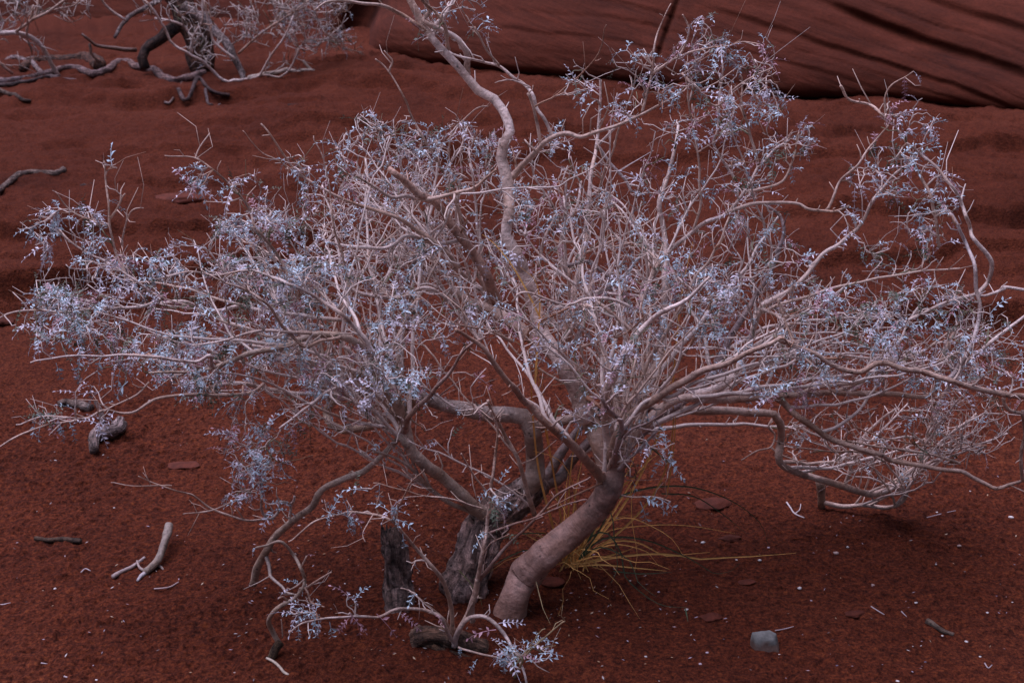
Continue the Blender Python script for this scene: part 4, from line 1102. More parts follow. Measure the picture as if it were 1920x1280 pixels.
gb = atg([1072], [1068])[0]
grass = thing('grass_clump', 'clump of long straw yellow and dark green grass blades behind the leaning trunk', 'grass clump', gb)
STRAW = (0.82, 0.44, 0.13); GREENB = (0.05, 0.075, 0.035)
BL = [
 ('1074,1058 1120,960 1170,860 1205,760 1228,690', 5, 2.82, 2.74, STRAW), ('1070,1058 1066,940 1078,830 1110,740 1130,690', 5, 2.81, 2.70, STRAW), ('1066,1058 1040,900 1022,780 1015,690', 5, 2.80, 2.62, STRAW), ('1250,930 1262,850 1268,760 1272,690', 5, 2.8, 2.74, STRAW),
 ('1060,1062 1035,980 1010,880 999,780 995,700 990,650', 7, 2.80, 2.60, STRAW), ('1062,1062 1050,960 1035,870 1020,790 1008,700 1003,650', 7, 2.80, 2.62, STRAW),
 ('1068,1062 1080,980 1072,900 1045,860 1000,845', 5, 2.80, 2.7, STRAW), ('1015,600 985,540 955,490 925,455 905,440', 8, 2.62, 2.6, STRAW),
 ('1003,720 1008,640 1012,560 1000,520 975,500', 6, 2.62, 2.62, STRAW),
 ('1075,1060 1160,960 1220,850 1258,740 1268,640 1280,540 1300,450', 7, 2.82, 2.80, STRAW), ('1078,1060 1180,980 1240,900 1262,800 1255,700 1240,640', 6, 2.82, 2.72, STRAW),
 ('1078,1062 1150,1045 1240,1038 1330,1050 1400,1056 1450,1050 1492,1046', 6, 2.82, 2.88, STRAW), ('1078,1062 1130,1020 1190,1015 1250,1042 1330,1052', 5, 2.82, 2.88, STRAW),
 ('1076,1060 1110,1000 1170,970 1220,985 1260,1010 1280,1040', 4, 2.82, 2.75, STRAW), ('1076,1060 1130,1000 1210,985 1290,985 1380,1000', 3, 2.82, 2.9, STRAW),
 ('1090,1050 1150,960 1200,880 1235,850', 6, 2.82, 2.9, STRAW), ('1080,1055 1120,960 1180,880 1195,820', 5, 2.85, 3.0, STRAW),
 ('1068,1055 1072,990 1080,920 1092,860', 6, 2.82, 2.86, STRAW), ('1064,1055 1058,990 1060,930 1066,880', 5, 2.82, 2.86, STRAW),
 ('1072,1055 1100,950 1175,905 1185,980 1195,1040 1190,1070', 4, 2.80, 2.7, STRAW), ('1110,1030 1160,1020 1215,1035 1235,1060', 4, 2.8, 2.78, STRAW),
 ('1075,1060 1130,1045 1180,1030 1200,1020', 7, 2.81, 2.8, STRAW), ('1075,1062 1120,1058 1170,1062 1250,1070', 5, 2.80, 2.77, STRAW),
 ('1003,1080 1010,1110 1018,1140 1032,1170', 4, 2.62, 2.55, (0.45, 0.33, 0.17)),
 ('1085,1050 1120,1000 1145,960 1152,1010 1158,1060 1146,1092', 5, 2.78, 2.65, GREENB), ('1085,1050 1140,950 1200,918 1290,912 1370,938 1425,980 1441,1024', 6, 2.80, 2.85, GREENB),
 ('1085,1050 1130,1010 1210,1012 1290,1045 1350,1078 1388,1055', 5, 2.80, 2.78, GREENB), ('1085,1050 1110,1005 1140,1000 1166,1040 1172,1080 1215,1120 1250,1136 1290,1138', 5, 2.80, 2.62, GREENB),
 ('1085,1050 1125,1025 1180,1050 1196,1090 1230,1118', 4, 2.8, 2.66, GREENB), ('1070,1050 1040,1005 980,1000 930,1010 880,1000', 4, 2.8, 2.7, GREENB),
 ('1150,1070 1200,1075 1260,1072', 4, 2.74, 2.72, GREENB), ('1065,1050 1000,1030 960,1040 900,1075 880,1085', 4, 2.8, 2.66, GREENB), ('1285,1140 1287,1150 1290,1165', 5, 2.60, 2.56, GREENB),
 ('860,1068 880,1090 900,1120 905,1140', 3, 2.62, 2.6, (0.14,0.13,0.05)), ('1240,925 1300,930 1350,960 1400,1000', 4, 2.85, 2.88, GREENB),
]
for pts, wd, y0, y1, c in BL:
    p = P2(pts); t = np.linspace(0, 1, len(p))
    P = at(p[:, 0], p[:, 1], y0 + (y1 - y0) * t)
    P = catmull(P, 0.02)
    P[:, 2] = np.maximum(P[:, 2], ground_h(P[:, 0], P[:, 1]) + 0.006)
    link('blade', blade_mesh(P, wd * 2.1 / F, np.array(c) * random.uniform(0.85, 1.2), gb), M_GRASS, grass)
for _ in range(26):
    a = random.uniform(0, 2 * math.pi); ln = random.uniform(0.10, 0.34); hgt = random.uniform(0.25, 1.0)
    d = np.array([math.cos(a), math.sin(a), 0])
    t = np.linspace(0, 1, 10)[:, None]
    st0 = gb + np.array([random.gauss(0, 0.018), random.gauss(0, 0.012), 0])
    P = st0 + d * ln * (0.3 * t + 0.7 * t ** 2) * (1.2 - hgt * 0.7) + np.array([0, 0, 1]) * ln * hgt * (t * 1.5 - t ** 2 * (1.2 if random.random() < 0.6 else 0.3))
    P = P + 0.004 * rng.normal(0, 1, P.shape) * t
    P[:, 2] = np.maximum(P[:, 2], ground_h(P[:, 0], P[:, 1]) + 0.004)
    c = np.array(STRAW) * random.uniform(0.5, 1.15)
    link('blade', blade_mesh(P, random.uniform(0.0018, 0.0038), c, gb), M_GRASS, grass)

# ------------------------------------------------------------------ loose wood on the sand
DRY = (0.34, 0.25, 0.19)
ground_thing_wood('stick', 'thick bent dry stick with pale broken end, lying on smooth sand at far left', 'stick', '-14,372 4,357 24,340 50,331 80,330 104,326 120,322', 11, 12, (0.27, 0.19, 0.15), sides=16, seed=61)
ground_thing_wood('stick', 'straight dark brown stick half sunk in the sand, left of the forked piece', 'stick', '66,1012 90,1015 118,1014 152,1018', 9, 10, (0.15, 0.09, 0.055), lift=0.8, seed=63)
ground_thing_wood('broken_branch', 'thick curved piece of broken branch with splintered pale end standing on the sand', 'branch', '272,1076 284,1069 297,1060 306,1046 315,1028 319,1012', 14, 16, (0.29, 0.225, 0.175), M_BARK, sides=18, seed=65,
  raise_px=[0, 0.004, 0.01, 0.02, 0.03, 0.035],
  extra=[('splinter', '273,1075 264,1082 258,1089', 10, 5, (0.50, 0.45, 0.45), [0, 0, 0]), ('splinter', '270,1072 262,1068 258,1060', 6, 4, (0.44, 0.36, 0.33), [0.002, 0.006, 0.012]), ('splinter', '296,1060 303,1064 306,1068', 6, 3, (0.44, 0.36, 0.33), [0, 0, 0])])
ground_thing_wood('stick', 'short knobbly pale stick lying beside the splintered branch piece', 'stick', '212,1083 228,1073 248,1064 262,1054 271,1046', 9, 6, (0.42, 0.34, 0.32), M_BARK, sides=10, seed=67)
ground_thing_wood('twig', 'thin curved pink twig on the sand below the splintered branch piece', 'twig', '289,1104 305,1103 320,1100 335,1091', 3.5, 2.5, (0.42, 0.30, 0.28), M_TWIG, sides=6, seed=69)
ground_thing_wood('stick', 'short grey brown stick lying aslant at lower right, beyond the grey stone', 'stick', '1738,1166 1752,1174 1768,1184 1788,1191', 12, 7, (0.24, 0.17, 0.12), sides=14, seed=71)
ground_thing_wood('twig', 'pale crooked twig lying under the root of the tan leaning sprig', 'twig', '500,1234 512,1240 524,1250 532,1260 541,1266', 5, 6, (0.50, 0.40, 0.30), M_TWIG, sides=8, seed=73)
ground_thing_wood('dead_wood', 'dark dry stub with pale tip half hidden behind low leafy shoots at left', 'dead wood', '110,760 128,757 148,762 172,768', 13, 16, (0.30, 0.22, 0.18), sides=16, lump=0.25, seed=75)
knot = ground_thing_wood('dead_wood', 'knobbly grey root knot bent in a hook, under the lowest left shoots', 'dead wood', '178,850 176,836 184,826 204,824 222,818 226,804', 20, 24, (0.36, 0.27, 0.24), sides=26, lump=0.35, seed=77, lift=0.6,
  raise_px=[0, 0.01, 0.015, 0.012, 0.012, 0.012], extra=[('root_prong', '196,812 192,798 182,786', 12, 7, (0.19, 0.12, 0.10), [0.03, 0.04, 0.05])])
ground_thing_wood('twig', 'white forked dead twig on open sand, left below the rooted right limb', 'twig', '1475,942 1482,952 1490,963 1508,971', 3.5, 2.5, (0.60, 0.50, 0.48), M_TWIG, sides=6, seed=79,
  extra=[('fork', '1491,963 1499,958 1501,951', 2.5, 1.5, (0.6, 0.5, 0.48), [0, 0.004, 0.01])])
for (lab, pts, w_) in [
  ('thin pale splinter of twig lying above the grey stone', '1453,1182 1470,1179 1488,1174', 2.5),
  ('thin white twig on sand between the grey stone and the grey brown stick', '1633,1137 1646,1145 1658,1152', 3),
  ('thin twig with two bits on sand below the rooted right limb', '1738,970 1758,965 1792,957', 2),
  ('small star shaped pale twig near the bottom right corner', '1846,1243 1853,1252 1860,1246', 3),
  ('short pale twig lying at the bottom edge, left corner', '120,1268 132,1271 144,1270', 3.5),
  ('tiny pale twig above the bottom left corner', '77,1243 89,1244', 3),
  ('pink twig cut by the left edge, low down', '-8,1135 8,1133 20,1130', 3.5),
  ('small bluish twig lying left of the splintered branch piece', '152,1073 160,1066 170,1070', 3),
  ('thin grey twig near the right edge, beside small pebbles', '1690,1146 1696,1152 1700,1156', 2.5)]:
    ground_thing_wood('twig', lab, 'twig', pts, w_, w_ * 0.6, (0.45, 0.36, 0.36), M_TWIG, sides=6, seed=81)

# young leaning sprig rooted at lower left, its own plant
b = atg([513], [1228])[0]
sp = thing('dead_sapling', 'tan crooked leafless sprig with dark torn root, rising at lower left of the stumps', 'sapling', b)
for nm, pts, w0, w1, y0, y1, c, mt in [
  ('root', '509,1232 518,1216 526,1203', 13, 20, 2.475, 2.48, (0.24, 0.15, 0.08), M_OLD),
  ('branch', '524,1206 511,1183 504,1162 521,1139 551,1122 568,1102 571,1085 564,1065 551,1041 527,1015 500,1022 480,1026', 10, 4, 2.48, 2.44, (0.46, 0.34, 0.26), M_BARK),
  ('branch', '571,1104 595,1088 621,1072', 5, 3, 2.46, 2.40, MID, M_BARK),
  ('branch', '570,1098 578,1112 584,1129 608,1137', 4, 2.5, 2.46, 2.42, MID, M_BARK),
  ('branch', '530,1195 529,1175 527,1160', 2.5, 1.5, 2.48, 2.48, MID, M_BARK),
  ('branch', '540,1126 530,1118 522,1122', 4, 2.5, 2.47, 2.44, MID, M_BARK),
  ('branch', '564,1065 570,1052 575,1042', 3.5, 3, 2.45, 2.44, MID, M_BARK),
  ('branch', '571,1085 560,1095 545,1104 538,1102', 3.5, 2, 2.45, 2.43, MID, M_BARK)]:
    wood_obj(nm, pts, w0, w1, y0, y1, c, mt, sp, 12, 0.08, 91, base=b)
for (px, py, dx, dy, sz, kd) in [(480, 1026, -8, 8, 18, 0), (575, 1042, 10, -10, 16, 2), (545, 1104, -14, 4, 26, 1), (584, 1129, 6, 16, 24, 1), (560, 1095, -18, -14, 26, 0)]:
    p = at(px, py, 2.43); e = at(px + dx, py + dy, 2.425); _, _, z = topx(p)
    pos, M = leaf_frame(p, e - p, sz * z / F)
    o = bpy.data.objects.new('leaf', LM[kd]); mw = Matrix.Identity(4)
    for a in range(3):
        for bb in range(3): mw[a][bb] = M[a, bb]
        mw[a][3] = pos[a] - b[a]
    o.parent = sp; o.matrix_local = mw; col.objects.link(o)

# ------------------------------------------------------------------ stones
def stone_mesh(name, size, seed, c, angular=0.0, sub=3):
    import bmesh
    bm = bmesh.new(); bmesh.ops.create_icosphere(bm, subdivisions=sub, radius=1.0)
    V = np.array([v.co[:] for v in bm.verts])
    r = np.random.default_rng(seed)
    # planes cut the ball into a faceted pebble
    for _ in range(7):
        n = r.normal(0, 1, 3); n /= np.linalg.norm(n); dd = r.uniform(0.55, 0.85)
        k = V @ n; V -= np.clip(k - dd, 0, None)[:, None] * n * (0.6 + 0.4 * angular)
    V *= 1 + 0.30 * noise3(V[:, 0] * 2 + seed, V[:, 1] * 2, V[:, 2] * 2, seed)[:, None] + 0.05 * noise3(V[:, 0] * 6 + seed, V[:, 1] * 6, V[:, 2] * 6, seed)[:, None]
    V *= np.array(size)
    T = np.array([[v.index for v in f.verts] for f in bm.faces]); bm.free()
    return mesh_from(name, V, None, T, None, np.broadcast_to(np.array(c), (len(V), 3)), smooth=angular < 0.5)

def put_stone(name, label, cat, px, py, wpx, flat, c, seed, group=None, angular=0.0, sub=3, sink=0.25, depth=0.8, rz=None):
    G = atg([px], [py])[0]; _, _, z = topx(G)
    w_ = wpx / 2 * z / F
    me = stone_mesh(name, (w_, w_ * depth, w_ * flat), seed, c, angular, sub)
    o = link(name, me, M_STONE, None, (G[0], G[1], G[2] + w_ * flat * (1 - 2 * sink)))
    o.rotation_euler = (0, 0, random.uniform(-0.4, 0.4) if rz is None else rz)
    return tag(o, label, cat, group)

# the grey block at lower right: a wedge of stone with a lighter top
def grey_stone():
    import bmesh
    G = atg([1436], [1216])[0]
    s_ = 2.6 / F
    top = [(-31, 15, 34), (8, 20, 36), (22, 12, 34), (16, -2, 24), (-24, 2, 26)]
    bot = [(-34, 12, -12), (10, 22, -12), (34, 10, -12), (30, -10, -12), (-22, -12, -12)]
    bm = bmesh.new()
    tv = [bm.verts.new(np.array(p) * s_) for p in top]; bv = [bm.verts.new(np.array(p) * s_) for p in bot]
    bm.faces.new(tv); bm.faces.new(bv[::-1])
    for i in range(5):
        j = (i + 1) % 5
        bm.faces.new((tv[j], tv[i], bv[i], bv[j]))
    bmesh.ops.recalc_face_normals(bm, faces=bm.faces)
    bmesh.ops.bevel(bm, geom=bm.edges[:], offset=0.0018, segments=1, affect='EDGES')
    bmesh.ops.subdivide_edges(bm, edges=bm.edges[:], cuts=4, use_grid_fill=True)
    bmesh.ops.triangulate(bm, faces=bm.faces)
    V = np.array([v.co[:] for v in bm.verts]); T = np.array([[v.index for v in f.verts] for f in bm.faces]); bm.free()
    V += 0.0035 * np.stack([noise3(V[:, 0] * 90, V[:, 1] * 90, V[:, 2] * 90, 5 + a) for a in range(3)], -1)
    dust = sstep(0.55, 0.35, V[:, 2] / (36 * s_) + 0.5 * noise3(V[:, 0] * 60, V[:, 1] * 60, V[:, 2] * 60, 8))[:, None]
    cc = np.array((0.165, 0.16, 0.145)) * (1 - dust) + np.array((0.13, 0.08, 0.062)) * dust
    o = link('stone', mesh_from('stone', V, None, T, None, cc, smooth=False), M_STONE, None, G)
    tag(o, 'grey angular stone with dusty red foot sunk in open sand at lower right', 'stone')
grey_stone()

REDS = (0.088, 0.0205, 0.0105)
for i, (lab, px, py, wp, fl, dp) in enumerate([
  ('flat red sandstone slab half buried beside the green grass blade', 1340, 948, 78, 0.30, 0.5),
  ('red sandstone chunk lying against the foot of the leaning trunk', 1036, 1094, 56, 0.32, 0.6),
  ('small flat red stone half buried above the long straw blade', 1370, 1010, 44, 0.25, 0.5),
  ('round sunken red stone left above the grey stone', 1332, 1158, 44, 0.28, 0.6),
  ('sunken red stone on open sand right above the grey stone', 1602, 1152, 44, 0.30, 0.6),
  ('smooth red stone buried in sand behind the dead cut branch, left side', 345, 872, 62, 0.16, 0.6),
  ('small red lump of stone behind the far left shoots', 10, 604, 34, 0.45, 0.7),
  ('red sandstone slab in smooth sand behind the upper left leaves', 345, 372, 110, 0.16, 0.5),
  ('small sunken red stone directly above the grey stone', 1400, 1092, 36, 0.2, 0.6),
  ('red boulder resting at the foot of the sandstone rock', 1442, 178, 34, 0.8, 0.8)]):
    put_stone('red_stone', lab, 'stone', px, py, wp, fl, np.array(REDS) * random.uniform(0.9, 1.3), 200 + i, 'red sandstone pieces sunk in the sand', 0.6, 4, 0.36, dp, 0.1)

PEB = [(1896, 971, 13), (1589, 1026, 8), (1567, 1038, 14), (1499, 1104, 13), (1637, 1097, 9), (1799, 1024, 11), (1755, 1058, 6), (1717, 1130, 8), (1826, 1135, 5), (1851, 1149, 8),
 (1898, 1129, 5), (1812, 1203, 8), (1767, 1192, 7), (1838, 1231, 6), (1683, 1277, 9), (1326, 1224, 9), (1313, 1245, 8), (1287, 1143, 9), (1381, 1050, 7), (1424, 1051, 10), (1318, 1018, 11),
 (1441, 1027, 7), (1509, 1002, 4), (1757, 961, 7), (1819, 921, 5), (1569, 1248, 7), (1735, 1241, 6), (1521, 1126, 6), (1181, 1089, 6), (1235, 1110, 7), (1080, 1144, 6), (1083, 1162, 5), (1134, 1150, 4),
 (1211, 1231, 8), (823, 1255, 6), (647, 1094, 5), (653, 1049, 4), (803, 1025, 5), (214, 952, 5), (103, 1104, 8), (181, 1275, 7), (440, 1261, 6), (497, 1103, 6), (173, 972, 4), (1286, 1127, 4), (1600, 967, 4), (1357, 1198, 4), (1461, 1227, 5), (1869, 1118, 7), (1304, 1014, 5)]
PEB_LABELS = ["largest white chip of stone, near the right edge below the arching limb's tip",
 'small white chip touching distance from the oblong tan chip, just above it',
 'oblong tan stone chip on open sand below the rooted right limb',
 'long white flake on open sand, directly above the grey angular stone',
 'round brownish chip right of the long white flake, above the grey stone',
 'reddish pale chip well below the rooted limb, nearing the right edge',
 'little white chip alone between rooted right limb and the sunken red stone',
 'pale chip with a crumb beside it, above the grey brown stick',
 'tiny pale chip right above the grey brown stick, middle of three',
 'pale ring shaped chip right above the far end of grey brown stick',
 'tiny pale chip by the right edge, level with the long white flake',
 'square white chip just below the end of the grey brown stick',
 'small white chip touching the underside of the grey brown stick',
 'thin pale sliver of stone between grey brown stick and star shaped twig',
 'bright chip cut by the bottom edge, right of the grey stone',
 'pale reddish chip left of the grey angular stone',
 'pinkish flat chip left of and below the grey stone, near bottom edge',
 'white flat chip near the hanging end of the green grass blade',
 'oval pale chip on sand just above the long straw blade',
 'white chip lying against the upper side of the long straw blade',
 'large white flake above the long straw blade, near its middle',
 'dusky pink chip at the drooping tip of the green grass blade',
 'tiny pale dot of stone left below the rooted right limb',
 'small dull white chip below the hook of the rooted right limb',
 'tiny white chip just under the arching limb near the right edge',
 'small dark slate chip right below the grey angular stone',
 'tiny dark blue grey chip near the bottom edge, below grey brown stick',
 'small dull grey chip between long white flake and the grey stone',
 'small white chip right beside the curling green grass blades',
 'pinkish chip below the curling green blades, right of leaning trunk',
 "small pale chip on smooth sand right of the leaning trunk's foot",
 'narrow pale sliver just below the chip right of the leaning trunk',
 'tiniest pale dot on the smooth sand right of the leaning trunk',
 'lone white chip low on smooth sand between sprouts and grey stone',
 'pale tan chip under the low sprouting stump, near bottom edge',
 'small white chip left of the upright rotten stump, lower of two',
 'tiny pale chip left of the upright rotten stump, upper of two',
 'tiny pale chip between rotten stump and gnarled trunk',
 'small bright white chip on the sand above the splintered branch piece',
 'oblong white chip left below the splintered branch piece',
 'white chip cut near the bottom edge, below the splintered branch',
 'tan pebble near bottom edge, left of the tan crooked sprig',
 'bluish chip on the sand beside the end of the cut hanging branch',
 'faint pink chip left of the hanging thin bare shoots',
 'tiny white dot above the flat white chip by the green blade',
 'tiny pinkish chip below the foot of the rooted right limb',
 'tiny dark crumb of stone left above the grey stone',
 'tiny pale crumb just below the right corner of the grey stone',
 'dark broken bit of stone near the right edge above its small white chip',
 'brown crumb left of the large white flake by the straw blade']
for i, (x, y, w_) in enumerate(PEB):
    c = (0.72, 0.64, 0.60)
    if i in (25, 26, 46, 48): c = (0.16, 0.13, 0.17)
    elif i in (2, 4, 5, 34, 41, 49): c = (0.48, 0.33, 0.28)
    elif i in (15, 16, 21, 27, 29, 42, 43, 45): c = (0.55, 0.42, 0.46)
    put_stone('pebble', PEB_LABELS[i], 'pebble', x, y, w_, 0.5, c, 300 + i, 'small stone chips scattered over the sand', 0.6, 1, 0.2, 0.7)

# fallen leaflets and bits: beyond counting
parts = []
lx = rng.uniform(-60, 1980, 520); ly = 640 + 650 * rng.random(520) ** 0.8
nearb = rng.random(520) < 0.35
lx[nearb] = rng.normal(900, 260, nearb.sum()); ly[nearb] = rng.normal(1080, 90, nearb.sum())
LG = atg(lx, np.minimum(ly, 1290))
for g in LG:
    L = rng.uniform(0.002, 0.0055); a = rng.uniform(0, 6.28)
    d = np.array([math.cos(a), math.sin(a), rng.uniform(-0.1, 0.5)]) * L; e = np.array([-d[1], d[0], 0]) * rng.uniform(0.2, 0.5)
    p = g + np.array([0, 0, 0.004])
    V = np.array([p - d, p + e, p + d, p - e, p + np.array([0, 0, L * 0.3])])
    c = random.choice([(0.34, 0.27, 0.31), (0.38, 0.32, 0.29), (0.30, 0.18, 0.18), (0.12, 0.07, 0.06), (0.36, 0.22, 0.12)])
    parts.append((V, np.zeros((0, 4), int), np.array([[0, 1, 4], [1, 2, 4], [2, 3, 4], [3, 0, 4]]), np.zeros((5, 2)), np.broadcast_to(np.array(c), (5, 3))))
V, Q, T, uv, cc = join(parts)
o = link('leaf_litter', mesh_from('leaf_litter', V, Q, T, uv, cc, smooth=False), M_LEAF)
tag(o, 'tiny fallen leaflets and bark crumbs strewn over the red sand', 'leaf litter', kind='stuff')

# ------------------------------------------------------------------ far wood and bushes in front of the rock
DK = (0.15, 0.070, 0.042); GW = (0.32, 0.25, 0.23)
def far_plant(name, label, cat, basepx, items, twig_clumps=(), leaf=0.0, group=None):
    b = atg([basepx[0]], [basepx[1]])[0]
    root = thing(name, label, cat, b, group)
    sk = []
    for (nm, pts, w0, w1, dy0, dy1, c) in items:
        C = trace(pts, w0, w1, b[1] + dy0, b[1] + dy1, step=0.03, wig=0.004)
        zg = ground_h(C[:, 0], C[:, 1])
        C[:, 2] = np.maximum(C[:, 2], zg + C[:, 3] * 0.3)
        mt = M_OLD if w0 > 11 else M_BARK
        V, Q, T, uv, cc = tube(C, 20 if w0 > 11 else 8, c, 0.22 if w0 > 18 else (0.10 if w0 > 9 else 0), random.randrange(99))
        link(nm, mesh_from(nm, V - b, Q, T, uv, cc), mt, root)
        sk.append((C, np.array(c)))
    if twig_clumps:
        s = Shrub(); s.root = root; s.base = b; s.skel = [x for x in sk if x[0][:, 3].mean() < 0.05]; s.twigs = []; s.leaves = []
        S['_'] = s
        tg = []
        for (cx, cy, rx, ry, num, lf, d0, d1) in twig_clumps:
            for _ in range(num):
                a = rng.uniform(0, 2 * math.pi); q = math.sqrt(rng.uniform(0, 1))
                p = at(cx + rx * q * math.cos(a), cy + ry * q * math.sin(a), b[1] + rng.uniform(d0, d1))
                if p[2] < ground_h(p[0], p[1]) + 0.02: continue
                tg.append((p, lf))
        # larger plant further off: grow in a shrunken frame so twigs keep their slenderness
        grow_far(s, tg)
        S.pop('_')
    return root

def grow_far(s, tg):
    S['_'] = s
    k = 0.40
    for i, (c, cc) in enumerate(s.skel):
        c2 = c.copy(); c2 *= k; s.skel[i] = (c2, cc)
    tg2 = [(p * k, l) for p, l in tg]
    global ground_h
    gh = ground_h
    ground_h = lambda x, y: np.asarray(x, float) * 0 - 9
    grow('_', tg2)
    ground_h = gh
    lv = []
    tws = []
    for C, c, dist, lf in s.twigs:
        C = C / k
        C[:, 3] *= 0.8; c = c * 0.7
        if rng.random() < 1: tws.append(tube(C, 4, c))
        for i in range(1, len(C)):
            if rng.random() < 0.5:
                d = rng.normal(0, 1, 3) + np.array([0, 0, 0.5]); d *= rng.uniform(0.03, 0.1) / np.linalg.norm(d)
                e = C[i, :3] + d
                tws.append(tube(np.array([[*C[i, :3], 0.003], [*e, 0.0015]]), 3, c))
        for _ in range(rng.poisson(1.6 * lf)):
            i = rng.integers(1, len(C))
            pos, M = leaf_frame(C[i, :3], rng.normal(0, 1, 3) + np.array([0, 0, -0.2]), rng.uniform(0.03, 0.06))
            lv.append((pos, M, int(rng.choice([0, 1, 1, 3]) + 4 * rng.integers(0, 6))))
    V, Q, T, uv, cc = join(tws)
    o = link('twigs', mesh_from('twigs', V - s.base, Q, T, uv, cc), M_TWIG, s.root); o['kind'] = 'stuff'
    if lv:
        Vs, Ts, Cs = [], [], []; off = 0
        for pos, M, var in lv:
            V, T, Cc = LV[var]; Vs.append(V @ M.T + (pos - s.base)); Ts.append(T + off); Cs.append(Cc * 0.6); off += len(V)
        o = link('foliage', mesh_from('foliage', np.vstack(Vs), None, np.vstack(Ts), None, np.vstack(Cs), smooth=False), M_LEAF, s.root); o['kind'] = 'stuff'

far_plant('old_tree', 'big dark arched old trunk with grey limb leaning right, before the sandstone at upper left', 'tree', (375, 132), [
 ('trunk', '362,138 378,118 376,92 366,58 350,28 330,-10 300,-60', 52, 44, 0.0, 0.15, DK),
 ('limb', '272,128 266,110 272,92 296,75 322,56 345,38', 17, 30, -0.1, 0.05, (0.075, 0.038, 0.026)),
 ('branch', '256,94 236,94 215,91 178,84 165,74 153,64', 9, 5, -0.1, -0.15, DK),
 ('branch', '168,82 171,101 188,118', 6, 5, -0.13, -0.15, DK),
 ('limb', '345,15 383,37 403,60 427,84 443,111 453,134 457,161 461,180', 22, 10, 0.05, -0.25, GW),
 ('branch', '320,-30 296,0 265,20 235,38 215,71', 14, 7, 0.1, -0.3, GW),
 ('branch', '235,38 205,18 191,0 180,-20', 5, 4, -0.25, -0.3, PALE),
 ('branch', '461,178 410,144 380,114 329,87 309,54 290,20 270,0', 6, 4, -0.25, -0.4, PALE),
 ('branch', '461,178 487,141 514,94 534,67 550,30', 5, 3, -0.25, -0.35, PALE),
 ('branch', '484,161 531,141 551,118 560,90', 4, 3, -0.25, -0.3, PALE),
 ('branch', '447,101 497,57 540,30 580,0', 5, 3, -0.1, -0.2, MID),
 ('branch', '390,97 362,74 345,50 319,40 290,35', 5, 4, 0, -0.1, PALE),
 ('branch', '359,101 363,67 380,37 378,-10', 5, 3, -0.3, -0.3, PALE),
 ('branch', '440,110 405,82 395,60 382,0', 5, 3, -0.2, -0.2, PALE),
 ('branch', '467,168 487,188 514,201 541,198 571,181 591,168 585,138 568,114', 10, 5, -0.25, -0.2, (0.42, 0.33, 0.27)),
 ('branch', '487,160 540,150 565,158 568,176', 3, 2, -0.25, -0.2, PALE),
 ], [(590, 50, 75, 55, 90, 0.9, -0.3, 0.2), (500, 40, 70, 50, 60, 0.4, -0.3, 0.2), (400, 60, 60, 70, 40, 0.2, -0.4, 0.0), (640, 90, 45, 25, 22, 0.8, -0.2, 0.2), (520, 140, 60, 30, 18, 0.2, -0.3, 0), (340, 30, 80, 40, 30, 0.2, -0.3, 0.2), (600, 0, 80, 30, 40, 0.8, -0.3, 0.2)])
far_plant('desert_shrub', 'pale bare shrub limbs arching down to the sand at the upper left edge', 'shrub', (111, 146), [
 ('branch', '-30,66 0,62 34,62 57,71 81,91 97,118 111,146', 11, 9, -0.15, 0.0, PALE),
 ('branch', '30,60 67,30 70,0', 6, 4, -0.12, -0.1, MID), ('branch', '60,37 94,20 121,0 140,-20', 6, 4, -0.12, -0.1, MID),
 ('branch', '70,25 140,12 150,0', 4, 3, -0.1, -0.1, MID), ('branch', '50,66 55,40 62,10', 4, 3, -0.1, -0.1, MID),
 ('branch', '-10,110 10,128 24,140', 6, 5, -0.05, 0, MID)],
 [(25, 15, 60, 30, 40, 0.8, -0.2, 0.1), (130, 20, 60, 30, 16, 0.2, -0.2, 0.1), (40, 90, 50, 40, 14, 0.1, -0.2, 0.0)])
ground_thing_wood('log', 'blackened short log lying behind the pale driftwood, upper left', 'log', '42,136 90,122 140,114 165,116 188,132', 14, 24, DK, sides=18, lump=0.2, seed=101)
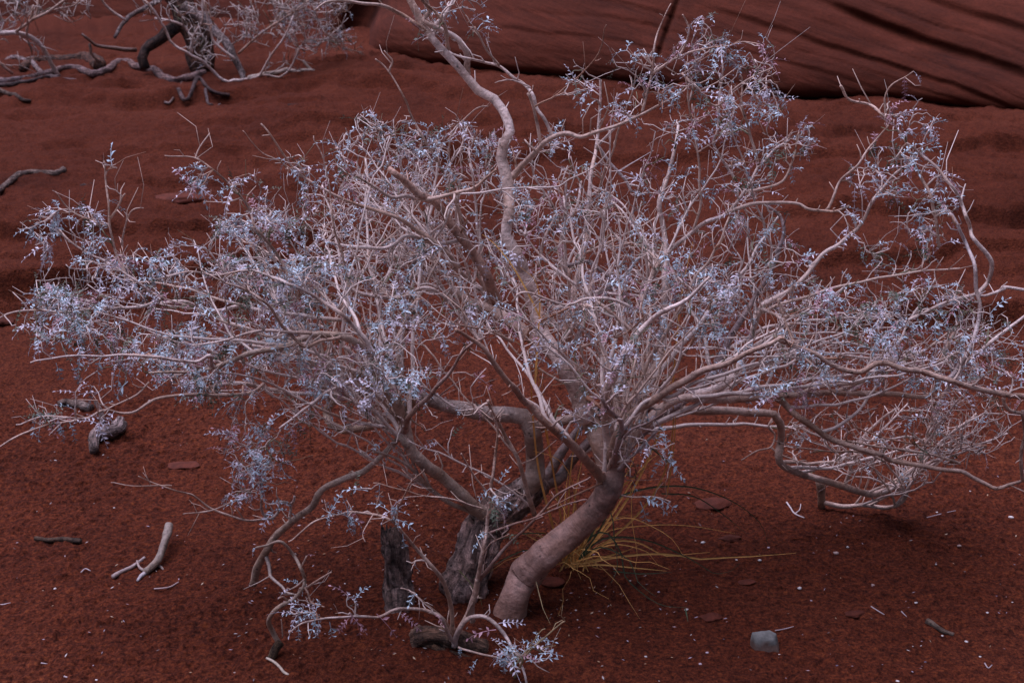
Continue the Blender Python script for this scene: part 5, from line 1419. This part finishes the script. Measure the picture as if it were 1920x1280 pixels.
ground_thing_wood('driftwood', 'long twisted grey dead limb lying on the sand under the dark arched trunk', 'driftwood', '60,150 100,144 141,130 175,142 202,138 232,120 255,132 286,142 319,154 353,152 382,144', 12, 15, (0.33, 0.22, 0.20), sides=16, lump=0.15, seed=103)
ground_thing_wood('driftwood', 'grey bent dead branch with pale tip, lying left of the twisted limb', 'driftwood', '10,118 27,111 47,124 81,140 110,148', 9, 9, (0.42, 0.32, 0.30), sides=12, seed=105)
ground_thing_wood('driftwood', 'thick pale grey bough lying on sand at the upper left edge', 'driftwood', '-20,156 10,154 40,150 70,149 142,148', 13, 6, (0.45, 0.33, 0.32), sides=12, seed=107)
ground_thing_wood('driftwood', 'thin dark bough beneath the pale grey bough at the left edge', 'driftwood', '-20,164 30,162 70,156 95,152', 9, 5, (0.16, 0.11, 0.10), sides=12, seed=109)
ground_thing_wood('driftwood', 'dull brown split branch half sunk at left edge below the boughs', 'driftwood', '-10,176 20,180 40,184 58,192', 9, 6, (0.16, 0.10, 0.07), sides=12, seed=111)
ground_thing_wood('root', 'writhing brown root breaking from the sand between old trunk and right limb', 'root', '335,176 345,180 355,186 362,172 375,170 395,180 430,178', 8, 7, (0.15, 0.09, 0.08), sides=12, seed=113,
  raise_px=[0, 0.02, 0.0, 0.04, 0.04, 0.0, 0.0], extra=[('root_fork', '334,178 338,164 343,150', 6, 4, (0.24, 0.17, 0.15), [0, 0.0, 0.0]), ('root_fork', '386,180 390,194 398,197', 6, 5, (0.24, 0.17, 0.16), [0, 0, 0])])
ground_thing_wood('stick', 'short pale stick on sand in front of the writhing root', 'stick', '309,202 318,200 327,197', 5, 4, (0.44, 0.33, 0.30), sides=8, seed=115)
ground_thing_wood('stick', 'small pale forked stick on sand below the right limb foot', 'stick', '395,210 404,206 414,202', 4, 3, (0.36, 0.26, 0.25), sides=8, seed=117)
ground_thing_wood('stick', 'dark dead stick lying right behind the hooked pale branch', 'stick', '540,203 560,200 579,199', 6, 5, (0.06, 0.035, 0.03), sides=8, seed=119)
ground_thing_wood('twig', 'small dark bark flake on smooth sand above the leftmost leafy tip', 'twig', '153,350 162,350 174,348', 7, 5, (0.08, 0.045, 0.035), sides=8, seed=121, lift=0.1)
